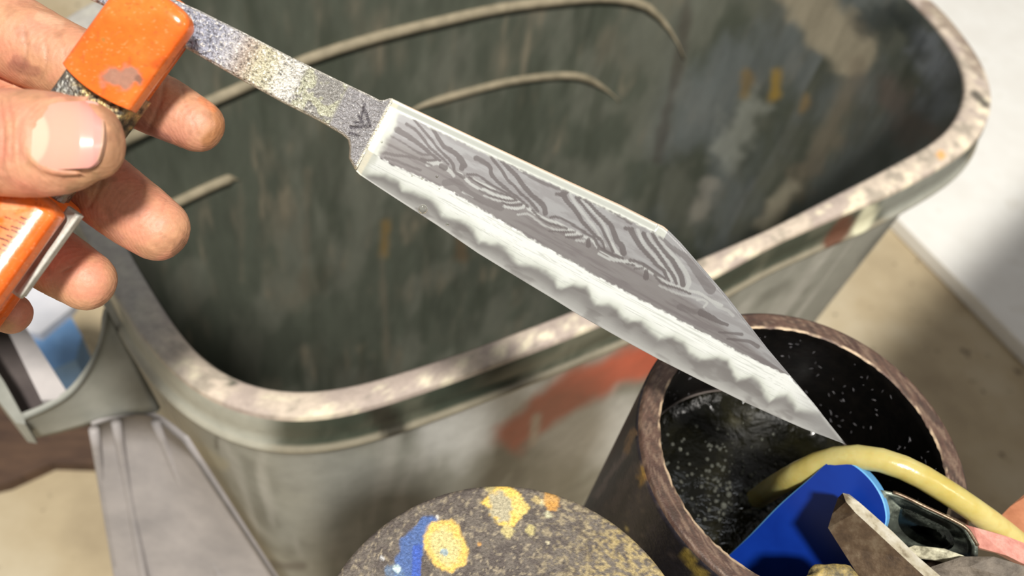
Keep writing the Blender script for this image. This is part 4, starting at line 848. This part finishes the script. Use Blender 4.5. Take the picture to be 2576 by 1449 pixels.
hme = bpy.data.meshes.new_from_object(tmp.evaluated_get(dg)); bpy.data.objects.remove(tmp); bpy.data.meshes.remove(me)
nv = len(hme.vertices); co = np.zeros(nv * 3); hme.vertices.foreach_get('co', co); co = co.reshape(-1, 3)
no_ = np.zeros(nv * 3); hme.vertices.foreach_get('normal', no_); no_ = no_.reshape(-1, 3)
px, dep = to_px(co); facing = np.clip(-(no_ @ CZ), 0, 1)
isth = (dep < 0.1935 * KS)          # thumb lies in front
# skin creases
CREASE = [(1, [(18, 240), (30, 330), (26, 410)], 4, .00035), (1, [(-2, 250), (8, 330), (4, 430)], 5, .0004), (1, [(-40, 250), (-30, 350), (-38, 450)], 6, .0005), (1, [(50, 300), (44, 350), (52, 410)], 4, .00025),
          (0, [(455, 205), (470, 270), (500, 340)], 3.5, .00018), (0, [(520, 255), (535, 300), (530, 345)], 3, .00018), (0, [(415, 190), (405, 250), (375, 325)], 5, .0003),
          (0, [(420, 500), (408, 530)], 3, .0002), (0, [(395, 565), (410, 600)], 2.5, .0002), (0, [(270, 410), (250, 470), (225, 520)], 5, .0003), (0, [(155, 685), (178, 672)], 2.5, .0003),
          (0, [(110, 90), (118, 150), (100, 205)], 4, .0003), (0, [(150, 80), (165, 140), (160, 200)], 4, .00025), (0, [(60, 70), (66, 130), (50, 190)], 4, .0003), (0, [(175, 120), (190, 190)], 4, .00025)]
disp = np.zeros(nv); crease_tone = np.zeros(nv)
for th_, poly, wd, dp in CREASE:
    d, _ = seg_dist(px, spline([[*p, 0] for p in poly], 16)[:, :2]); g_ = np.exp(-(d / wd)**2) * (isth == bool(th_)) * (facing > 0.1)
    disp -= dp * g_; crease_tone += 0.16 * g_  # creases are also coloured darker
disp += 0.00012 * (vnoise(co, 700, 3, 3) - 0.5) * 2
co2 = co + no_ * disp[:, None]; hme.vertices.foreach_set('co', co2.ravel())
# skin colour: flushed pads, ochre shade towards rims, grime at the tips
b1 = vnoise(co, 120, 5, 3); b2 = vnoise(co, 420, 6, 3)
skin = np.tile(s2l((206, 146, 116)), (nv, 1)); skin = mixc(skin, s2l((196, 150, 112)), 0.6 * sst(0.45, 0.65, b1)); skin = mixc(skin, s2l((212, 132, 110)), 0.6 * sst(0.5, 0.7, 1 - b1))
def blush(poly, wd, c, op, th=None, rag=0.4):
    global skin
    d, _ = seg_dist(px, poly); d = d + (b2 - 0.5) * wd * 2 * rag
    mk = 1 - sst(wd * 0.5, wd * 1.3, d)
    if th is not None: mk = mk * (isth == th)
    skin = mixc(skin, s2l(c), op * mk)
blush([(400, 290), (470, 310)], 50, (200, 138, 118), 0.5, False); blush([(545, 280), (555, 320), (520, 355)], 16, (170, 116, 74), 0.8, False); blush([(505, 250), (540, 275)], 9, (216, 130, 80), 0.6, False); blush([(340, 300), (380, 330), (420, 350)], 14, (150, 100, 92), 0.6, False)
blush([(440, 635), (460, 610)], 10, (150, 110, 84), 0.7, False); blush([(300, 520), (360, 560)], 60, (214, 140, 118), 0.5, False); blush([(200, 480), (250, 560), (300, 600)], 12, (170, 110, 100), 0.4, False)
blush([(150, 660), (220, 700)], 55, (214, 138, 116), 0.5, False); blush([(90, 730), (150, 765)], 10, (170, 126, 84), 0.5, False); blush([(20, 820), (-10, 800)], 16, (190, 150, 104), 0.6, False)
blush([(100, 40), (150, 60)], 14, (222, 178, 146), 0.6, False); blush([(30, 165), (90, 180)], 14, (150, 96, 80), 0.6, False); blush([(40, 150), (60, 160)], 14, (160, 104, 88), 0.6, False); blush([(60, 80), (180, 140)], 40, (204, 150, 124), 0.5, False)
blush([(265, 265), (290, 320), (285, 390), (250, 430)], 20, (158, 118, 88), 0.85, True, 0.6); blush([(235, 440), (180, 470)], 14, (180, 140, 104), 0.6, True); blush([(60, 280), (50, 350), (60, 400)], 16, (224, 158, 132), 0.6, True); blush([(30, 420), (130, 460)], 26, (214, 160, 126), 0.5, True); blush([(120, 238), (230, 246)], 8, (190, 132, 110), 0.5, True)
gr = vnoise(co, 260, 9, 4); skin = mixc(skin, s2l((150, 104, 78)), 0.35 * sst(0.56, 0.70, gr)); skin = skin * 0.93
skin = mixc(skin, s2l((120, 80, 62)), np.clip(crease_tone, 0, 0.6) + 0.0)
a = hme.color_attributes.new('Col', 'FLOAT_COLOR', 'POINT'); a.data.foreach_set('color', np.c_[skin, np.ones(nv)].astype(np.float32).ravel())
ns = NT('skin'); cA = ns.n('ShaderNodeAttribute', attribute_name='Col').outputs['Color']
vv = ns.coords(); fsk = ns.noise(vv, 900, 5, 0.65)
mr = ns.n('ShaderNodeMapRange'); mr.inputs[1].default_value = 0.3; mr.inputs[2].default_value = 0.7; mr.inputs[3].default_value = 0.92; mr.inputs[4].default_value = 1.08; ns.l(fsk, mr.inputs[0])
s_n = ns.n('ShaderNodeVectorMath', operation='SCALE'); ns.l(cA, s_n.inputs[0]); ns.l(mr.outputs[0], s_n.inputs['Scale'])
ns.col(s_n.outputs[0]).set(Roughness=0.5); ns.b.inputs['Subsurface Weight'].default_value = 0.18; ns.b.inputs['Subsurface Radius'].default_value = (0.004, 0.0015, 0.0008); ns.b.inputs['Subsurface Scale'].default_value = 0.6
wv = ns.n('ShaderNodeTexWave'); wv.inputs['Scale'].default_value = 330; wv.inputs['Distortion'].default_value = 6; wv.inputs['Detail'].default_value = 1; wv.inputs['Detail Scale'].default_value = 0.6
mpp = ns.n('ShaderNodeMapping'); mpp.inputs['Rotation'].default_value = (0.4, 0.5, 0.9); ns.l(ns.n('ShaderNodeNewGeometry').outputs['Position'], mpp.inputs[0]); ns.l(mpp.outputs[0], wv.inputs['Vector'])
b0 = ns.bump(wv.outputs['Fac'], 0.10, 0.0003); ns.bump(fsk, 0.30, 0.0005, b0)
hme.materials.clear(); hme.materials.append(ns.m); hme.name = 'hand'
hand = link('person', hme, None, True, base=at(-900, 330, 0.24 * KS))
tag(hand, 'bare left hand with grimy fingertips squeezing the orange clamp', 'person')
# thumb nail
nu, nvv = 70, 60; V = []; C_ = []
for i in range(nu):
    for j in range(nvv):
        u = i / (nu - 1); v_ = j / (nvv - 1) * 2 - 1
        half = 85 * (1 - 0.0 * u) * (1 - 0.35 * max(0, 0.22 - u)**2 / 0.0484 * 0.9) * (1 - 0.22 * (max(0, u - 0.82) / 0.18)**2)
        x = 80 + 182 * u - 14 * (v_**2) * (u - 0.2) - 10 * v_ * 0.3; y = 339 + half * v_ - 6 * (u - 0.5) + 8 * (1 - u) * 0.4
        V.append(on_thumb(x, y, 0.00035)); C_.append((u, v_))
C_ = np.array(C_); col = np.tile(s2l((216, 158, 140)), (len(V), 1))
col = mixc(col, s2l((222, 186, 164)), 0.8 * (1 - sst(0.20, 0.27, C_[:, 0] + 0.22 * C_[:, 1]**2))); col = mixc(col, s2l((214, 150, 150)), 0.5 * sst(0.5, 0.9, C_[:, 0]))
col = mixc(col, s2l((196, 160, 132)), 0.8 * sst(0.955, 0.985, C_[:, 0]))
nn = NT('nail'); nn.col(nn.n('ShaderNodeAttribute', attribute_name='Col').outputs['Color']).set(Roughness=0.27); nn.b.inputs['Subsurface Weight'].default_value = 0.1; nn.b.inputs['Subsurface Scale'].default_value = 0.001
nn.b.inputs['Specular IOR Level'].default_value = 0.4
vth = np.array(V); vb = vth + CZ * 0.0009
o = mesh('thumb_nail', np.r_[vth, vb], np.r_[grid_faces(nu, nvv), grid_faces(nu, nvv, flip=True, off=nu * nvv)].tolist() + [(j, j + 1, j + 1 + nu * nvv, j + nu * nvv) for j in range((nu - 1) * nvv, nu * nvv - 1)], nn.m, hand, col=np.r_[col, col])
o['label'] = 'short glossy thumb nail'

# ------------------------------------------------------------------ hose, blue paddle, pliers at the pipe
nh = NT('yellowed_vinyl'); vv = nh.coords(); nh.col(nh.ramp(nh.noise(vv, 60, 4), [(0.35, (196, 178, 96)), (0.6, (210, 198, 130)), (0.8, (190, 160, 70))])).set(Roughness=0.25)
nh.b.inputs['Transmission Weight'].default_value = 0.25; nh.b.inputs['Subsurface Weight'].default_value = 0.3; nh.b.inputs['Subsurface Scale'].default_value = 0.004; nh.bump(nh.noise(vv, 400, 4), 0.25, 0.0006)
od = to_px(on_z([(1905, 1255)], OILZ))[1][0]
hs = at_many([(1840, 1310, od + .012), (1900, 1258, od + .001), (1990, 1200, .305), (2070, 1162, .297), (2140, 1149, .291), (2210, 1156, .287), (2290, 1184, .2845), (2370, 1230, .2850), (2440, 1276, .2870), (2510, 1326, .2910), (2590, 1392, .2980), (2680, 1480, .308)])
hs = np.r_[hs, [hs[-1] + [0.03, -0.02, -0.06], hs[-1] + [0.05, -0.04, -0.30], [hs[-1][0] + 0.09, hs[-1][1] - 0.06, 0.06], [hs[-1][0] + 0.20, hs[-1][1] - 0.08, 0.0045], [hs[-1][0] + 0.45, hs[-1][1] - 0.02, 0.0045]]]
C = spline(hs, 200)
hose = tube_mesh('vinyl_hose', C, 0.00395, nh.m, None, 28, base=C[0]); tag(hose, 'yellowed clear vinyl hose arching out of the oil over the pipe rim', 'hose')
# blue paddle: rounded plate leaning in the pipe mouth
npd = NT('blue_acrylic'); npd.col(npd.ramp(npd.noise(npd.coords(), 60, 3), [(0.3, (10, 40, 122)), (0.7, (14, 50, 140))])).set(Roughness=0.28); npd.bump(npd.noise(npd.coords(), 200, 3), 0.04, 0.0004)
PD = [(2102, 1149), (2150, 1170), (2190, 1205), (2219, 1250), (2230, 1290), (2229, 1318), (2205, 1390), (2170, 1460), (2120, 1530), (2000, 1560), (1860, 1540), (1770, 1470), (1810, 1420), (1886, 1346), (1960, 1270), (2040, 1200), (2078, 1165)]
pp = spline([[*p, 0] for p in PD + PD[:1]], 120)[:-1, :2]
pa, pb, pc_ = at(2110, 1152, .2900), at(1880, 1350, .3070), at(2225, 1310, .2815)
pn = np.cross(pb - pa, pc_ - pa); pn /= np.linalg.norm(pn); pn = pn if pn @ CZ < 0 else -pn
rr_ = ray(pp); tq = ((pa - CAMP) @ pn) / (rr_ @ pn); top = CAMP + rr_ * tq[:, None]
ctr = top.mean(0); pin = top + (ctr - top) / np.linalg.norm(ctr - top, axis=1)[:, None] * 0.0004
bdir = CZ * 0.0 - pn
lay = [pin + pn * 0.0, top - pn * 0.0003, top - pn * 0.0052 , pin - pn * 0.0055]
V = np.concatenate(lay); k = len(pp); Fc = grid_faces(4, k, wrap_m=True).tolist() + [tuple(range(k)), tuple(range(4 * k - 1, 3 * k - 1, -1))]
nped = NT('blue_acrylic_edge_glow'); nped.col((96, 156, 206)).set(Roughness=0.2)  # glow of the acrylic's edges put into a lighter colour
pad = mesh('blue_paddle', V, Fc, [npd.m, nped.m], None, smooth=False, base=ctr); pad.data.polygons.foreach_set('material_index', [1] * (3 * k) + [0, 0]); tag(pad, 'blue plastic paddle with rounded corner leaning in the oil-filled pipe mouth', 'paddle')
# pliers
npz = NT('worn_plier_steel'); vv = npz.coords(); f1 = npz.noise(vv, 160, 6, 0.65); npz.col(npz.ramp(f1, [(0.3, (62, 50, 40)), (0.5, (96, 78, 60)), (0.62, (118, 102, 82)), (0.8, (64, 54, 46))])).set(Metallic=0.45, Roughness=0.34); npz.bump(npz.noise(vv, 420, 4), 0.3, 0.0006)
npb = NT('lit_plier_steel'); vv = npb.coords(); npb.col(npb.ramp(npb.noise(vv, 170, 5, 0.6), [(0.32, (120, 106, 84)), (0.46, (190, 180, 156)), (0.62, (214, 208, 192)), (0.78, (150, 128, 96))])).set(Metallic=0.4, Roughness=0.3); npb.bump(npb.noise(vv, 420, 4), 0.3, 0.0006)
ndz = NT('dark_plier_steel'); vv = ndz.coords(); ndz.col(ndz.ramp(ndz.noise(vv, 140, 6, 0.6), [(0.35, (44, 45, 42)), (0.52, (74, 80, 72)), (0.66, (150, 158, 144)), (0.8, (60, 62, 58))])).set(Metallic=0.4, Roughness=0.4); ndz.bump(ndz.noise(vv, 300, 4), 0.4, 0.0008)
npk = NT('pink_painted_metal'); vv = npk.coords(); npk.col(npk.ramp(npk.noise(vv, 300, 5), [(0.3, (176, 112, 100)), (0.65, (206, 144, 130)), (0.85, (150, 92, 80))])).set(Roughness=0.5); npk.bump(npk.noise(vv, 700, 4), 0.3, 0.0005)
pl = empty('pliers', at(2300, 1400, .268), 'worn steel pliers with pinkish handle gripping the blue paddle at the pipe rim', 'pliers')
def rows3(s_): return s_ if not isinstance(s_, tuple) else np.c_[s_[0], s_[1]]
def loft(name, secs, mat, smooth=False, parent=pl):     # each section: list of (px, py, depth)
    secs = [rows3(s) for s in secs]; V = np.concatenate([at_many(s) for s in secs]); k = len(secs[0]); n = len(secs)
    return mesh(name, V, grid_faces(n, k, wrap_m=True).tolist() + [tuple(range(k)), tuple(range(n * k - 1, (n - 1) * k - 1, -1))], mat, parent, smooth=smooth)
# front jaw: section = left edge, ridge, right edge, right back, left back
loft('front_jaw', [
 [(2108, 1252, .2790), (2120, 1240, .2762), (2136, 1243, .2775), (2138, 1246, .2815), (2110, 1258, .2822)],
 [(2094, 1292, .2775), (2128, 1262, .2738), (2160, 1262, .2750), (2162, 1266, .2810), (2098, 1298, .2818)],
 [(2083, 1328, .2762), (2152, 1290, .2718), (2192, 1290, .2735), (2194, 1294, .2800), (2088, 1335, .2810)],
 [(2112, 1374, .2745), (2202, 1336, .2700), (2246, 1338, .2718), (2248, 1342, .2790), (2116, 1380, .2800)],
 [(2160, 1449, .2715), (2275, 1404, .2672), (2312, 1403, .2690), (2316, 1408, .2765), (2166, 1455, .2770)],
 [(2250, 1560, .2670), (2380, 1500, .2630), (2425, 1500, .2645), (2430, 1505, .2720), (2256, 1566, .2730)]], [npz.m, npb.m])
fj = bpy.data.objects['front_jaw']; fj.data.polygons.foreach_set('material_index', [1 if (i < 25 and i % 5 == 1) else 0 for i in range(len(fj.data.polygons))])  # right facets: worn bright, with their highlight also put into the colour
# rear jaw: a trough with a bright rolled rim
RJ = [(2215, 1232), (2260, 1243), (2330, 1276), (2400, 1310), (2432, 1330), (2450, 1356), (2460, 1376), (2455, 1410), (2420, 1425), (2360, 1412), (2290, 1390), (2235, 1350), (2205, 1300)]
rp = spline([[*p, 0] for p in RJ + RJ[:1]], 90)[:-1, :2]
def rj(p, d): return at_many(np.c_[p, d - (p[:, 0] - 2215) * 0.000028])
cen_ = rp.mean(0); inn = cen_ + (rp - cen_) * 0.88; dee = cen_ + (rp - cen_) * 0.55
V = np.concatenate([rj(rp, .2885), rj(rp, .2840), rj(inn, .2838), rj(inn, .2850), rj(dee, .2854)]); k = len(rp)
ob = mesh('rear_jaw', V, grid_faces(5, k, wrap_m=True).tolist() + [tuple(range(4 * k, 5 * k)), tuple(range(k - 1, -1, -1))], ndz.m, pl, smooth=True)
tube_mesh('jaw_rim', np.r_[rj(rp[4:38], .2840)], 0.0006, npz.m, pl, 8)
loft('jaw_tooth', [[(2285, 1378, .2745), (2300, 1372, .2735), (2310, 1400, .2745), (2290, 1402, .2760)], [(2350, 1385, .2730), (2375, 1380, .2722), (2388, 1402, .2735), (2365, 1412, .2745)], [(2380, 1390, .2722), (2430, 1400, .2712), (2436, 1425, .2722), (2400, 1436, .2735)]], noise_mat('pale_chipped_paint', [(0.35, (120, 116, 96)), (0.6, (206, 202, 176))], 300, rough=0.6))
loft('pivot_block', [[(2330, 1430, .2690), (2420, 1400, .2700), (2440, 1440, .2710), (2350, 1480, .2700)], [(2440, 1425, .2670), (2500, 1400, .2680), (2530, 1440, .2690), (2470, 1490, .2680)], [(2540, 1455, .2650), (2590, 1428, .2660), (2640, 1470, .2670), (2580, 1530, .2660)]], noise_mat('grey_brown_crust', [(0.3, (66, 58, 50)), (0.7, (120, 110, 98))], 200, rough=0.7, bump=(0.7, 0.001, 400)))
loft('handle', [[(2428, 1320, .2795), (2450, 1326, .2780), (2464, 1378, .2782), (2438, 1376, .2820)], [(2510, 1342, .2775), (2538, 1351, .2755), (2534, 1398, .2757), (2505, 1392, .2795)], [(2650, 1398, .2730), (2680, 1406, .2710), (2690, 1476, .2712), (2655, 1470, .2750)], [(3000, 1560, .262), (3030, 1570, .259), (3040, 1650, .259), (3005, 1640, .263)]], npk.m)
# rusty bar leaning in from the right
rb = loft('rusty_bar', [[(2480, 1338, .314), (2506, 1320, .312), (2536, 1375, .314), (2506, 1395, .317)], [(2540, 1275, .308), (2600, 1225, .306), (2680, 1300, .308), (2600, 1350, .311)], [(2700, 1170, .300), (2780, 1110, .298), (2860, 1190, .300), (2780, 1240, .303)],
    to_px([(e2 + bnorm * 0.20 + bd * (0.10 + o_[0])) + np.array([0, 0, o_[1]]) for o_ in ((0.010, 0.010), (0.026, 0.014), (0.026, 0.002), (0.010, 0.002))])],
          noise_mat('rusty_orange_steel', [(0.3, (150, 92, 64)), (0.7, (190, 130, 96))], 80, rough=0.6), parent=None)
tag(rb, 'rusty orange steel bar at the right edge behind the hose', 'bar')
# crusty paint lump on the near rim of the pipe
bm = bmesh.new(); bmesh.ops.create_icosphere(bm, subdivisions=4, radius=1)
for v_ in bm.verts:
    v_.co *= 1 + 0.25 * (float(vnoise(np.array([list(v_.co)]), 2.2, 7, 3)[0]) - 0.5) * 2
bmesh.ops.transform(bm, matrix=Matrix.Translation(at(2090, 1462, .2690)) @ Matrix(np.c_[CX, CY, CZ].tolist()).to_4x4() @ Matrix.Diagonal((0.0085, 0.0048, 0.003, 1)), verts=bm.verts)
me = bpy.data.meshes.new('paint_lump'); bm.to_mesh(me); bm.free(); me.materials.append(noise_mat('crusty_yellow_paint', [(0.35, (84, 76, 56)), (0.6, (168, 146, 84))], 300, rough=0.6, bump=(0.6, 0.001, 500)))
link('paint_lump', me, pipe)
